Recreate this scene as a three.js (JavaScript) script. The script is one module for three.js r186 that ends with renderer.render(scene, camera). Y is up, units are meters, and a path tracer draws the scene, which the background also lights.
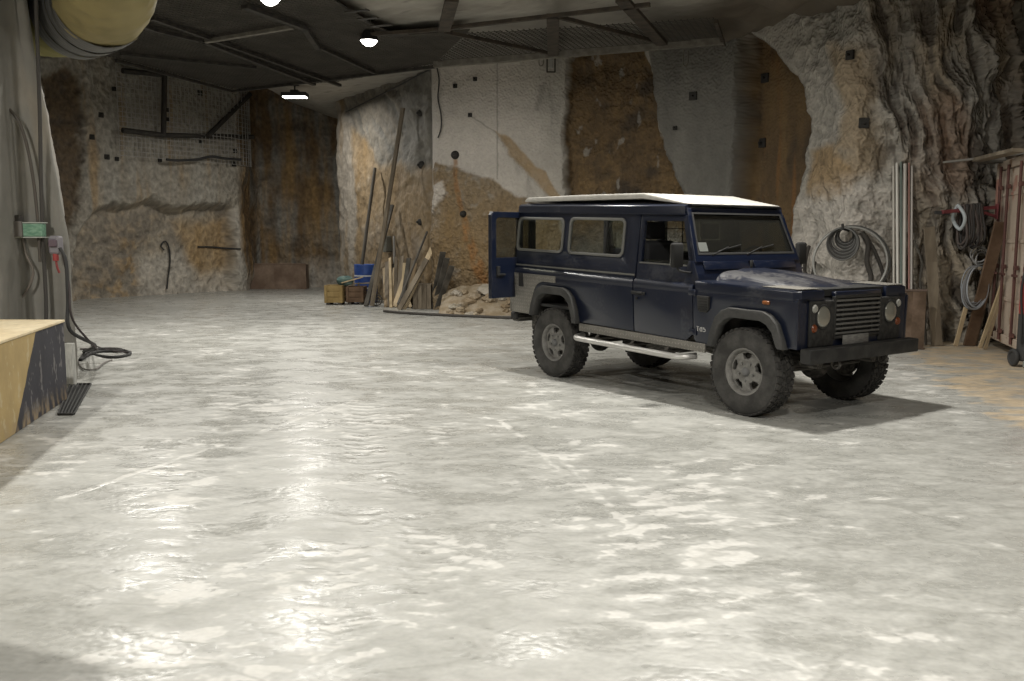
import * as THREE from 'three';
import { RectAreaLightUniformsLib } from 'three/addons/lights/RectAreaLightUniformsLib.js';
import { mergeGeometries, mergeVertices, toCreasedNormals } from 'three/addons/utils/BufferGeometryUtils.js';
import { RoundedBoxGeometry } from 'three/addons/geometries/RoundedBoxGeometry.js';
import { FontLoader } from 'three/addons/loaders/FontLoader.js';
import { TextGeometry } from 'three/addons/geometries/TextGeometry.js';

// ---------------------------------------------------------------- camera, light, exposure
const W = 1024, H = 681, FOCAL = 900, PITCH = 6.54 * Math.PI / 180, EYE = 1.604;
const scene = new THREE.Scene();
scene.background = new THREE.Color(0x000000);
const camera = new THREE.PerspectiveCamera(2 * Math.atan(H / 2 / FOCAL) * 180 / Math.PI, W / H, 0.05, 200);
camera.position.set(0, EYE, 0);
camera.rotation.set(-PITCH, 0, 0);
const renderer = new THREE.WebGLRenderer({ antialias: true });
renderer.toneMapping = THREE.LinearToneMapping;
renderer.toneMappingExposure = 1.0;
renderer.shadowMap.enabled = true;
RectAreaLightUniformsLib.init();
const LAMP_COLOR = new THREE.Color().setRGB(1.0, 0.965, 0.89);
const LAMP_POWER = 620;          // radiance of a lamp lens
const CEIL = 5.3;

// ---------------------------------------------------------------- pixel helpers (photo frame -> rays)
const cp = Math.cos(PITCH), sp = Math.sin(PITCH);
function ray(px, py) {
  const X = (px - W / 2) / FOCAL, Y = -(py - H / 2) / FOCAL;
  return new THREE.Vector3(X, Y * cp - sp, -(cp + Y * sp));
}
const eye = new THREE.Vector3(0, EYE, 0);
const atY = (px, py, y) => { const r = ray(px, py); return eye.clone().addScaledVector(r, (y - EYE) / r.y); };
const atD = (px, py, D) => { const r = ray(px, py); return eye.clone().addScaledVector(r, D / -r.z); };
const toPx = p => { const dx = p.x, dy = p.y - EYE, D = -p.z, Y = dy * cp + D * sp, Z = D * cp - dy * sp; return [W / 2 + FOCAL * dx / Z, H / 2 - FOCAL * Y / Z]; };
const V = (x, y, z) => new THREE.Vector3(x, y, z);

// ---------------------------------------------------------------- noise
let seed = 12345;
const rnd = () => { seed = (seed * 1664525 + 1013904223) >>> 0; return seed / 4294967296; };
const rr = (a, b) => a + (b - a) * rnd();
const perm = new Uint8Array(512);
{ const p = [...Array(256).keys()]; for (let i = 255; i > 0; i--) { const j = Math.floor(rnd() * (i + 1)); [p[i], p[j]] = [p[j], p[i]]; } for (let i = 0; i < 512; i++) perm[i] = p[i & 255]; }
const G2 = []; for (let i = 0; i < 256; i++) { const a = i / 256 * Math.PI * 2; G2.push(Math.cos(a), Math.sin(a)); }
const g2 = Float32Array.from(G2);
function n2(x, y) {                                  // gradient noise, about -1..1
  const xf = Math.floor(x), yf = Math.floor(y), X = xf & 255, Y = yf & 255; x -= xf; y -= yf;
  const u = x * x * x * (x * (x * 6 - 15) + 10), v = y * y * y * (y * (y * 6 - 15) + 10);
  const a = perm[perm[X] + Y] * 2, b = perm[perm[X + 1] + Y] * 2, c = perm[perm[X] + Y + 1] * 2, d = perm[perm[X + 1] + Y + 1] * 2;
  const p = g2[a] * x + g2[a + 1] * y, q = g2[b] * (x - 1) + g2[b + 1] * y, r = g2[c] * x + g2[c + 1] * (y - 1), s = g2[d] * (x - 1) + g2[d + 1] * (y - 1);
  const e = p + u * (q - p), f = r + u * (s - r);
  return (e + v * (f - e)) * 1.45;
}
function fbm(x, y, o = 4) { let a = 0, k = 0.5, s = 0; for (let i = 0; i < o; i++) { a += k * n2(x, y); s += k; x = x * 2.03 + 17.1; y = y * 2.03 - 9.7; k *= 0.5; } return a / s; }
function ridge(x, y, o = 3) { let a = 0, k = 0.5, s = 0; for (let i = 0; i < o; i++) { a += k * (1 - Math.abs(n2(x, y)) * 1.6); s += k; x = x * 2.1 + 31.7; y = y * 2.1 + 5.3; k *= 0.5; } return a / s; }
const clamp = (x, a = 0, b = 1) => x < a ? a : x > b ? b : x;
const ss = (a, b, x) => { const t = clamp((x - a) / (b - a)); return t * t * (3 - 2 * t); };
const mix = (a, b, t) => [a[0] + (b[0] - a[0]) * t, a[1] + (b[1] - a[1]) * t, a[2] + (b[2] - a[2]) * t];
const mul = (a, k) => [a[0] * k, a[1] * k, a[2] * k];

// ---------------------------------------------------------------- textures
const enc = new Uint8Array(4097); for (let i = 0; i <= 4096; i++) { const l = i / 4096; enc[i] = Math.round(255 * (l <= 0.0031308 ? 12.92 * l : 1.055 * Math.pow(l, 1 / 2.4) - 0.055)); }
const toS = l => enc[l <= 0 ? 0 : l >= 1 ? 4096 : (l * 4096) | 0];
function tex(data, w, h, srgb, rep) {
  const t = new THREE.DataTexture(data, w, h, THREE.RGBAFormat);
  t.magFilter = THREE.LinearFilter; t.minFilter = THREE.LinearMipmapLinearFilter; t.generateMipmaps = true;
  t.wrapS = t.wrapT = rep ? THREE.RepeatWrapping : THREE.ClampToEdgeWrapping;
  if (srgb) t.colorSpace = THREE.SRGBColorSpace;
  t.needsUpdate = true; return t;
}
// fn(i, j) -> { c:[r,g,b] linear, r: roughness, h: 0..1 height }
function bake(w, h, fn, want = 'chr', rep = false) {
  const C = want.includes('c') ? new Uint8Array(w * h * 4) : null, R = want.includes('r') ? new Uint8Array(w * h * 4) : null, B = want.includes('h') ? new Uint8Array(w * h * 4) : null;
  for (let j = 0; j < h; j++) for (let i = 0; i < w; i++) {
    const o = fn((i + 0.5) / w, (j + 0.5) / h), k = (j * w + i) * 4;
    if (C) { C[k] = toS(o.c[0]); C[k + 1] = toS(o.c[1]); C[k + 2] = toS(o.c[2]); C[k + 3] = 255; }
    if (R) { const v = clamp(o.r) * 255; R[k] = R[k + 1] = R[k + 2] = v; R[k + 3] = 255; }
    if (B) { const v = clamp(o.h) * 255; B[k] = B[k + 1] = B[k + 2] = v; B[k + 3] = 255; }
  }
  return { map: C && tex(C, w, h, true, rep), rough: R && tex(R, w, h, false, rep), bump: B && tex(B, w, h, false, rep) };
}

// ---------------------------------------------------------------- scene helpers
const used = {};
const numbered = n => { const k = used[n] || 0; used[n] = k + 1; return k ? n + '_' + String(k).padStart(3, '0') : n; };
function flat(geos) {
  const L = (Array.isArray(geos) ? geos : [geos]).map(g => { let k = g.index ? g.toNonIndexed() : g.clone(); for (const a of Object.keys(k.attributes)) if (!['position', 'normal', 'uv'].includes(a)) k.deleteAttribute(a); if (!k.attributes.uv) k.setAttribute('uv', new THREE.BufferAttribute(new Float32Array(k.attributes.position.count * 2), 2)); if (!k.attributes.normal) k.computeVertexNormals(); return k; });
  return L.length === 1 ? L[0] : mergeGeometries(L);
}
function mesh(name, geos, mat, parent) {
  const m = new THREE.Mesh(flat(geos), mat); m.name = parent ? name : numbered(name);
  (parent || scene).add(m); return m;
}
function tag(o, label, category, group) { o.userData.label = label; o.userData.category = category; if (group) o.userData.group = group; return o; }
function thing(name, label, category, pos = [0, 0, 0], group) { const g = new THREE.Group(); g.name = numbered(name); g.position.set(...pos); scene.add(g); return tag(g, label, category, group); }
const struct = o => { o.userData.kind = 'structure'; return o; };
const mv = (g, x = 0, y = 0, z = 0) => g.translate(x, y, z);
function rbox(w, h, d, r = 0.01, x = 0, y = 0, z = 0, seg = 2) { return mv(new RoundedBoxGeometry(w, h, d, seg, Math.min(r, w / 2.01, h / 2.01, d / 2.01)), x, y, z); }
function box(w, h, d, x = 0, y = 0, z = 0) { return mv(new THREE.BoxGeometry(w, h, d), x, y, z); }
const UPV = V(0, 1, 0);
function rod(a, b, r, r2 = r, seg = 10) {
  const d = b.clone().sub(a), g = new THREE.CylinderGeometry(r2, r, d.length(), seg);
  g.applyQuaternion(new THREE.Quaternion().setFromUnitVectors(UPV, d.clone().normalize()));
  const m = a.clone().add(b).multiplyScalar(0.5); return g.translate(m.x, m.y, m.z);
}
// rectangular bar from a to b; face: direction its wide side (w) lies along
function plank(a, b, w, t, side = V(1, 0, 0), rad = 0.004) {
  const y = b.clone().sub(a), L = y.length(); y.normalize();
  const z = side.clone().cross(y).normalize(), x = y.clone().cross(z).normalize();
  const g = new RoundedBoxGeometry(w, L, t, 1, Math.min(rad, t / 2.1));
  const M = new THREE.Matrix4().makeBasis(x, y, z); const c = a.clone().add(b).multiplyScalar(0.5);
  M.setPosition(c); g.applyMatrix4(M); return g;
}
function tube(pts, r, seg = 40, rs = 8, closed = false, tension = 0.5) { return new THREE.TubeGeometry(new THREE.CatmullRomCurve3(pts, closed, 'catmullrom', tension), seg, r, rs, closed); }
function lathe(profile, seg = 32) { return new THREE.LatheGeometry(profile.map(p => new THREE.Vector2(p[0], p[1])), seg); }
function extr(pts, depth, bevel = 0.004, holes = []) {
  const s = new THREE.Shape(pts.map(p => new THREE.Vector2(p[0], p[1])));
  for (const h of holes) s.holes.push(new THREE.Path(h.map(p => new THREE.Vector2(p[0], p[1]))));
  return new THREE.ExtrudeGeometry(s, { depth, bevelEnabled: bevel > 0, bevelThickness: bevel, bevelSize: bevel, bevelOffset: -bevel, bevelSegments: 2, curveSegments: 8 });
}
const std = (rgb, roughness = 0.7, metalness = 0, extra = {}) => new THREE.MeshStandardMaterial({ color: new THREE.Color().setRGB(...rgb), roughness, metalness, side: THREE.DoubleSide, ...extra });
// mottled material: albedo varies between tones with noise (grain, dirt), uv in metres assumed by box mapping below
let sharedBump = null; const mottleCache = {};
function mottled(a, b, roughness = 0.8, o = {}) {
  const key = JSON.stringify([a, b, roughness, o]); return mottleCache[key] || (mottleCache[key] = makeMottled(a, b, roughness, o));
}
function makeMottled(a, b, roughness, o) {
  if (!sharedBump) sharedBump = bake(256, 256, (u, v) => ({ h: 0.5 + 0.4 * fbm(u * 18, v * 18, 4) }), 'h', true).bump;
  const { s = 6, st = 1, metal = 0, bump = 0.002, lo = -0.35, hi = 0.45, spots, size = 256, sheen } = o, off = rnd() * 90;
  const t = bake(size, size, (u, v) => {
    const x = u * s + off, y = v * s * st + off; let k = ss(lo, hi, fbm(x, y, 5)); let c = mix(a, b, k);
    const f = n2(x * 9, y * 9) * 0.12; c = mul(c, 1 + f);
    if (spots) { const q = ss(spots.at, spots.at + 0.15, fbm(x * 1.7 + 40, y * 1.7 + 11, 4)); c = mix(c, spots.c, q); }
    return { c };
  }, 'c', true);
  return new THREE.MeshStandardMaterial({ map: t.map, bumpMap: sharedBump, bumpScale: bump, roughness, metalness: metal, side: THREE.DoubleSide });
}
// box-project uv in metres (in the object's own frame), scaled by k per metre
function boxUV(g, k = 1, grain) {
  g = g.index ? g.toNonIndexed() : g; const p = g.attributes.position, n = g.attributes.normal, u = new Float32Array(p.count * 2);
  for (let i = 0; i < p.count; i++) {
    const ax = Math.abs(n.getX(i)), ay = Math.abs(n.getY(i)), az = Math.abs(n.getZ(i)), x = p.getX(i), y = p.getY(i), z = p.getZ(i);
    const q = ay >= ax && ay >= az ? [x, z] : ax >= az ? [z, y] : [x, y]; u[i * 2] = q[0] * k; u[i * 2 + 1] = q[1] * k;
  }
  g.setAttribute('uv', new THREE.BufferAttribute(u, 2)); return g;
}

// ================================================================ ROCK SHELL
// A wall follows a polyline in plan (left to right as seen from inside the hall) and is displaced along its normal.
function makePanel(pts, height, round) {
  const P = { pts, height, segs: [] }; let L = 0;
  for (let i = 0; i + 1 < pts.length; i++) { const [ax, az] = pts[i], [bx, bz] = pts[i + 1], l = Math.hypot(bx - ax, bz - az); P.segs.push({ ax, az, dx: (bx - ax) / l, dz: (bz - az) / l, l, u0: L }); L += l; }
  P.L = L;
  P.raw = u => { let s = P.segs[0]; for (const q of P.segs) if (u >= q.u0) s = q; return [s.ax + s.dx * (u - s.u0), s.az + s.dz * (u - s.u0)]; };
  P.pos = u => { let x = 0, z = 0; for (let k = -3; k <= 3; k++) { const r = P.raw(u + k * round / 3); x += r[0] / 7; z += r[1] / 7; } return [x, z]; };
  P.nrm = u => { const a = P.pos(u - 0.06), b = P.pos(u + 0.06), l = Math.hypot(b[0] - a[0], b[1] - a[1]) || 1; return [-(b[1] - a[1]) / l, (b[0] - a[0]) / l]; };
  P.uv = (px, py) => {
    const r = ray(px, py); let best = null;
    P.segs.forEach((s, i) => {
      // eye + t r = a + k d
      const det = -r.x * s.dz + r.z * s.dx; if (Math.abs(det) < 1e-9) return;
      const bx = s.ax - eye.x, bz = s.az - eye.z, t = (-bx * s.dz + bz * s.dx) / det, k = (r.x * bz - r.z * bx) / det;
      const lo = i === 0 ? -1 : -0.02, hi = i === P.segs.length - 1 ? s.l + 1 : s.l + 0.02;
      if (t > 0 && k >= lo && k <= hi && (!best || t < best.t)) best = { t, u: s.u0 + k, v: EYE + r.y * t };
    });
    return best ? [best.u, best.v] : [0, 0];
  };
  P.region = poly => { const q = poly.map(p => P.uv(p[0], p[1])); return region(q); };
  P.point = (px, py, off = 0) => { let qx = px, qy = py, r; for (let k = 0; k < 6; k++) { const [u, v] = P.uv(qx, qy), p = P.pos(u), n = P.nrm(u), d = P.surf(u, v).d + off; r = V(p[0] + n[0] * d, v, p[1] + n[1] * d); const e = toPx(r); qx += (px - e[0]) * 0.8; qy += (py - e[1]) * 0.8; } return r; };
  P.normalAt = (px, py) => { const n = P.nrm(P.uv(px, py)[0]); return V(n[0], 0, n[1]); };
  return P;
}
function region(q) {                                  // signed distance to a polygon, positive inside
  const n = q.length; let x0 = 1e9, x1 = -1e9, y0 = 1e9, y1 = -1e9;
  for (const [x, y] of q) { x0 = Math.min(x0, x); x1 = Math.max(x1, x); y0 = Math.min(y0, y); y1 = Math.max(y1, y); }
  return (x, y) => {
    const ox = Math.max(x0 - x, 0, x - x1), oy = Math.max(y0 - y, 0, y - y1); if (ox > 0.8 || oy > 0.8) return -Math.hypot(ox, oy);
    let d = 1e9, ins = false;
    for (let i = 0, j = n - 1; i < n; j = i++) {
      const [xi, yi] = q[i], [xj, yj] = q[j], ex = xj - xi, ey = yj - yi;
      const t = clamp(((x - xi) * ex + (y - yi) * ey) / (ex * ex + ey * ey)); const a = x - xi - ex * t, b = y - yi - ey * t; const dd = a * a + b * b; if (dd < d) d = dd;
      if ((yi > y) !== (yj > y) && x < (xj - xi) * (y - yi) / (yj - yi) + xi) ins = !ins;
    }
    d = Math.sqrt(d); return ins ? d : -d;
  };
}
function buildPanel(name, P, cell, ppm, bumpScale = 0.05) {
  const nu = Math.round(P.L / cell), nv = Math.round(P.height / cell), pos = [], uv = [], idx = [];
  for (let j = 0; j <= nv; j++) for (let i = 0; i <= nu; i++) {
    const u = P.L * i / nu, v = P.height * j / nv, p = P.pos(u), n = P.nrm(u), d = P.surf(u, v).d, sk = P.skew ? P.skew(u, v) : 0;
    pos.push(p[0] + sk + n[0] * d, v - 0.02, p[1] + n[1] * d); uv.push(i / nu, j / nv);
  }
  for (let j = 0; j < nv; j++) for (let i = 0; i < nu; i++) { const a = j * (nu + 1) + i, b = a + 1, c = a + nu + 1, e = c + 1; idx.push(a, b, e, a, e, c); }
  const g = new THREE.BufferGeometry(); g.setAttribute('position', new THREE.Float32BufferAttribute(pos, 3)); g.setAttribute('uv', new THREE.Float32BufferAttribute(uv, 2)); g.setIndex(idx); g.computeVertexNormals();
  const w = Math.min(2048, Math.round(P.L * ppm)), h = Math.min(2048, Math.round(P.height * ppm));
  const t = bake(w, h, (a, b) => P.surf(a * P.L, b * P.height), 'ch');
  const m = new THREE.Mesh(g, new THREE.MeshStandardMaterial({ map: t.map, bumpMap: t.bump, bumpScale, roughness: 0.78, side: THREE.DoubleSide }));
  m.name = name; scene.add(m); return struct(m);
}
// stone tones (linear albedo)
const T = { white: [0.47, 0.435, 0.395], grey: [0.26, 0.25, 0.222], pale: [0.37, 0.345, 0.305], tan: [0.29, 0.225, 0.145], ochre: [0.26, 0.165, 0.065], brown: [0.125, 0.08, 0.038], dark: [0.05, 0.036, 0.024], rust: [0.24, 0.115, 0.035], slate: [0.168, 0.162, 0.145] };
const streak = (u, v, f = 3, s = 0.3) => fbm(u * f, v * f * s + 7, 4);

// ---- wall behind the vehicle: sawn marble, stained faces, recess and the craggy outcrop on the right
const PB = makePanel([[-1.95, -22.0], [-1.72, -20.0], [1.2, -18.85], [3.95, -16.8], [4.95, -15.1], [5.2, -14.05], [6.9, -13.75], [8.4, -14.6], [11, -12.6]], 5.7, 0.22);
{
  const R = {
    brown: PB.region([[569, 40], [640, 36], [652, 82], [658, 130], [668, 160], [688, 205], [692, 330], [556, 330], [567, 200], [565, 120]]),
    ochre: PB.region([[433.3, 158], [455, 167], [495, 179], [512, 192], [540, 203], [560, 212], [575, 330], [433.3, 345]]),
    vein: PB.region([[494, 128], [508, 134], [522, 150], [545, 172], [562, 196], [552, 199], [530, 176], [510, 156]]),
    slab: PB.region([[648, 30], [738, 26], [742, 80], [738, 200], [735, 330], [692, 330], [686, 200], [668, 160], [656, 110]]),
    cove: PB.region([[739, 26], [768, 46], [794, 76], [806, 104], [810, 126], [804, 150], [797, 190], [790, 240], [788, 340], [728, 340], [733, 200], [738, 120]]),
    crag: PB.region([[868, -30], [1100, -30], [1100, 360], [905, 360], [893, 290], [888, 200], [876, 130]]),
    tanp: PB.region([[828, 45], [872, 50], [885, 100], [893, 170], [862, 172], [835, 150], [845, 110], [838, 80]]),
    och2: PB.region([[812, 150], [832, 145], [858, 170], [848, 190], [815, 200], [806, 192]]),
    white2: PB.region([[800, 200], [850, 180], [892, 170], [896, 300], [850, 290], [800, 310]]),
    st1: PB.region([[453.5, 158], [457.5, 158], [460, 180], [463, 200], [464, 212], [460, 212], [456, 190]]),
    st2: PB.region([[461, 216], [466, 216], [473, 235], [486, 270], [494, 300], [478, 300], [470, 250]]),
    crack: PB.region([[496.4, 60], [497.6, 60], [498.2, 178], [496.8, 178]]), crack2: PB.region([[470, 114], [497, 131.4], [497, 132.6], [470, 115.5]]), seam: PB.region([[540, 84], [546, 84], [540, 112], [534, 110]]),
    lump: PB.region([[434, 184], [444, 180], [450, 190], [442, 202], [435, 212]]),
  };
  const uOut = PB.segs[4].u0, uA = PB.segs[1].u0;
  PB.surf = (u, v) => {
    const wu = u + 0.10 * fbm(u * 2.1, v * 2.1, 3), wv = v + 0.10 * fbm(u * 2.1 + 40, v * 2.1 + 3, 3);
    const f1 = fbm(u * 0.9, v * 0.9, 4), f2 = fbm(u * 5 + 9, v * 5, 4), f3 = n2(u * 23, v * 23), st = streak(u, v, 2.4, 0.22), st2 = streak(u + 30, v, 6, 0.15);
    const f5 = fbm(u * 13, v * 13 + 60, 3), crk = ss(0.05, 0.0, Math.abs(fbm(u * 1.1 + 3, v * 0.8, 4))) * ss(-0.2, 0.2, fbm(u * 0.7 + 88, v * 0.7, 2));
    let d = 0.02 * f1 + 0.006 * f2, h = 0.5 + 0.18 * f2 + 0.12 * f3;
    // sawn white marble, greyer towards the right
    const greyer = ss(uA + 1.5, uA + 3.2, u + 0.5 * st);
    let c = mix(mix(T.white, T.pale, clamp(0.25 + 0.6 * f1)), mix(T.pale, T.grey, 0.45 + 0.3 * st), greyer * 0.85);
    c = mix(c, T.slate, 0.35 * ss(0.15, 0.5, st) * ss(uA + 0.8, uA + 2, u));
    c = mul(c, 1 + 0.09 * f2 + 0.05 * f3);
    const saw = ss(0.42, 0.5, Math.abs(n2(v * 1.3, 3.3))); c = mul(c, 1 - 0.06 * saw);
    let m = ss(-0.015, 0.01, Math.max(R.crack(u + 0.02 * f2, v), R.crack2(u, v + 0.02 * f2))); c = mix(c, T.slate, 0.6 * m); d -= 0.01 * m; m = ss(-0.05, 0.06, R.seam(wu, wv)); c = mix(c, T.slate, 0.6 * m);
    m = ss(-0.02, 0.05, R.vein(wu, wv)); c = mix(c, mix(T.ochre, T.tan, 0.5 + 0.5 * f2), m * 0.85); d -= 0.06 * m;
    m = ss(-0.03, 0.05, R.ochre(wu, wv)); if (m > 0) { c = mix(c, mix(mix(T.ochre, T.tan, clamp(0.55 + 0.8 * f1 + 0.4 * st)), T.pale, 0.55 * ss(0.15, 0.8, f2 + 0.6 * st + 0.3 * f1)).map(k => k * 0.68), m); d += m * (0.05 + 0.12 * fbm(u * 1.6, v * 1.6, 4)); h += m * 0.2 * f2; }
    m = ss(-0.03, 0.04, R.lump(wu, wv)); c = mix(c, T.white, m * 0.8); d += 0.08 * m;
    m = ss(-0.04, 0.03, R.brown(wu, wv)); if (m > 0) {
      let b = mix(T.brown, T.ochre, clamp(0.28 + 0.7 * st)); b = mix(b, T.dark, ss(0.0, 0.5, fbm(u * 1.4 + 8, v * 1.4, 4)) * 0.8); b = mix(b, T.pale, 0.7 * ss(0.34, 0.5, fbm(u * 3.3 + 5, v * 2.2 + 9, 4))); b = mix(b, T.slate, 0.8 * ss(1.9, 1.2, v + 0.6 * f1));
      c = mix(c, mul(b, 0.66 * (1 + 0.45 * f2)), m); d -= m * (0.22 + 0.20 * fbm(u * 1.7 + 4, v * 1.7, 4) + 0.05 * f2); h += m * 0.25 * f2;
    }
    m = ss(-0.03, 0.03, R.slab(wu * 0.6 + u * 0.4, wv)); if (m > 0) { const b = mix(T.slate, T.grey, clamp(0.5 + 0.8 * st)); c = mix(c, mul(b, 0.62 * (1 + 0.1 * f2)), m); d += 0.05 * m; }
    m = ss(-0.06, 0.10, R.cove(wu, wv)); if (m > 0) {
      let b = mix(T.brown, T.ochre, clamp(0.3 + 0.9 * st)); b = mix(b, T.rust, 0.8 * ss(0.1, 0.45, streak(u * 1.3 + 3, v, 3, 0.1))); b = mix(b, T.dark, 0.8 * ss(0.05, 0.45, fbm(u * 2 + 3, v * 0.8, 3)));
      c = mix(c, mul(b, 0.7 * (1 + 0.2 * f2)), m); d -= m * (0.5 + 0.06 * f1);
    }
    // outcrop
    m = ss(uOut - 0.9, uOut - 0.2, u) * (1 - ss(-0.06, 0.1, R.cove(wu, wv)));
    if (m > 0) {
      let b = mix(T.grey, T.pale, clamp(0.5 + 0.7 * f1 + 0.5 * f2)); b = mix(b, T.tan, 0.85 * ss(-0.15, 0.1, R.tanp(wu, wv))); b = mix(b, mix(T.ochre, T.tan, 0.4), 0.9 * ss(-0.1, 0.08, R.och2(wu, wv))); b = mix(b, T.white, 0.6 * ss(-0.25, 0.15, R.white2(wu, wv)) * ss(-0.3, 0.3, f2 + 0.3));
      b = mix(b, T.slate, 0.5 * ss(0.2, 0.6, fbm(u * 2.2 + 70, v * 2.2, 4)));
      let dd = 0.15 * f1 + 0.05 * f2 + 0.10 * fbm(u * 1.9 + 4, v * 1.9, 3);
      const k = ss(-0.25, 0.25, R.crag(wu, wv));
      if (k > 0) {
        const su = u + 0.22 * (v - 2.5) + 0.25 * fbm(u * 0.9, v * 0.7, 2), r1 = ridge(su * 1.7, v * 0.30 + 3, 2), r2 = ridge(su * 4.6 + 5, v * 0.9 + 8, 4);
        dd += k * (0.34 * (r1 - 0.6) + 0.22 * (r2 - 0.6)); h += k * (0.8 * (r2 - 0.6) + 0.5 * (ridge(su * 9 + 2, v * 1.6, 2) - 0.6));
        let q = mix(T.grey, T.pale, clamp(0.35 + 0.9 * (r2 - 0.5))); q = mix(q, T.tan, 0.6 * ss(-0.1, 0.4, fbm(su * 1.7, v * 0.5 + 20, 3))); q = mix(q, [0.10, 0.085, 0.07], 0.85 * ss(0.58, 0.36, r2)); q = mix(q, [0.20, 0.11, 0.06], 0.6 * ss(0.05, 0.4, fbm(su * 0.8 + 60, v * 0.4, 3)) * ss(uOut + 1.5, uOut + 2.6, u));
        b = mix(b, q, k);
      }
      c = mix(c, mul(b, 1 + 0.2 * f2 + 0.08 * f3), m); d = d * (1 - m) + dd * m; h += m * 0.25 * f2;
    }
    m = ss(-0.03, 0.03, R.st1(u, v)); c = mix(c, T.rust, 0.7 * m * ss(-0.5, 0.2, f2)); m = ss(-0.06, 0.05, R.st2(wu, v)); c = mix(c, T.rust, 0.85 * m * ss(-0.5, 0.2, f2));
    const rgh = clamp(ss(-0.05, 0.1, R.ochre(wu, wv)) + ss(-0.05, 0.1, R.brown(wu, wv)) + ss(uOut - 0.8, uOut, u));
    c = mul(c, 1 + (0.10 + 0.30 * rgh) * f5); c = mix(c, T.dark, 0.3 * crk * rgh); h += 0.25 * rgh * f5 - 0.12 * crk * rgh;
    const foot = ss(uA - 0.1, uA + 0.3, u) * ss(uA + 3.6, uA + 2.6, u); d -= foot * 0.45 * ss(1.1, 0.15, v + 0.3 * f1);
    return { c, d, h };
  };
}
buildPanel('wall_back', PB, 0.05, 88, 0.09);
const PR = makePanel([[11, -12.6], [11, 6]], 5.7, 0.2);
PR.surf = (u, v) => { const f1 = fbm(u * 0.6 + 30, v * 0.6, 4), f2 = fbm(u * 3, v * 3, 3); return { c: mul(mix(T.slate, T.pale, clamp(0.5 + f1)), 1 + 0.15 * f2), d: 0.15 * f1, h: 0.5 + 0.3 * f2 }; };
buildPanel('wall_right', PR, 0.3, 24);

// ---- middle wall (left of the marble face), running back into the hall
const PM = makePanel([[-3.6, -32], [-4.85, -25.3], [-1.9, -20.7], [-1.0, -20.6]], 5.7, 0.15);
{
  const R = {
    up: PM.region([[338, 60], [440, 40], [440, 160], [412, 175], [400, 160], [380, 168], [366, 140], [352, 128], [345, 118]]),
    edge: PM.region([[336, 100], [350, 118], [356, 200], [352, 300], [336, 310]]),
    grey: PM.region([[402, 60], [440, 50], [438, 168], [402, 160]]),
  };
  PM.surf = (u, v) => {
    const wu = u + 0.16 * fbm(u * 1.7, v * 1.7, 3), wv = v + 0.16 * fbm(u * 1.7 + 40, v * 1.7 + 3, 3);
    const f1 = fbm(u * 0.9 + 60, v * 0.9, 4), f2 = fbm(u * 4 + 9, v * 4, 4), st = streak(u + 50, v, 2, 0.22), dg = ridge((u + v * 0.9) * 1.8, (v - u) * 0.5, 3);
    let c = mix(mix(T.ochre, T.tan, clamp(0.65 + 0.6 * st)), T.pale, 0.35 * ss(0.0, 0.5, f1 + 0.4 * f2)); let d = 0.12 * f1 + 0.04 * f2, h = 0.5 + 0.3 * f2;
    c = mix(c, T.brown, 0.55 * ss(0.1, 0.5, fbm(u * 1.6, v * 0.5 + 4, 3)));
    let m = ss(-0.1, 0.15, R.up(wu, wv)); c = mix(c, mix(T.slate, mix(T.grey, T.tan, 0.45), clamp(dg * 1.1 - 0.25)), m); d += m * 0.14 * (dg - 0.6); h += 0.3 * m * (dg - 0.6);
    m = ss(-0.1, 0.1, R.grey(wu, wv)); c = mix(c, mix(T.grey, T.slate, clamp(0.5 + st)), m * 0.85);
    m = ss(-0.15, 0.1, R.edge(wu, wv)); c = mix(c, T.pale, 0.75 * m * ss(-0.4, 0.2, st + 0.2));
    const f5 = fbm(u * 11, v * 9, 3), crk = ss(0.05, 0.0, Math.abs(fbm(u * 1.3 + 13, v * 0.8, 4))); c = mix(c, T.dark, 0.12 * crk);
    return { c: mul(c, 0.74 * (1 + 0.25 * f2) * (1 + 0.3 * f5)), d, h: h + 0.25 * f5 - 0.08 * crk };
  };
}
buildPanel('wall_middle', PM, 0.07, 70);

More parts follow.
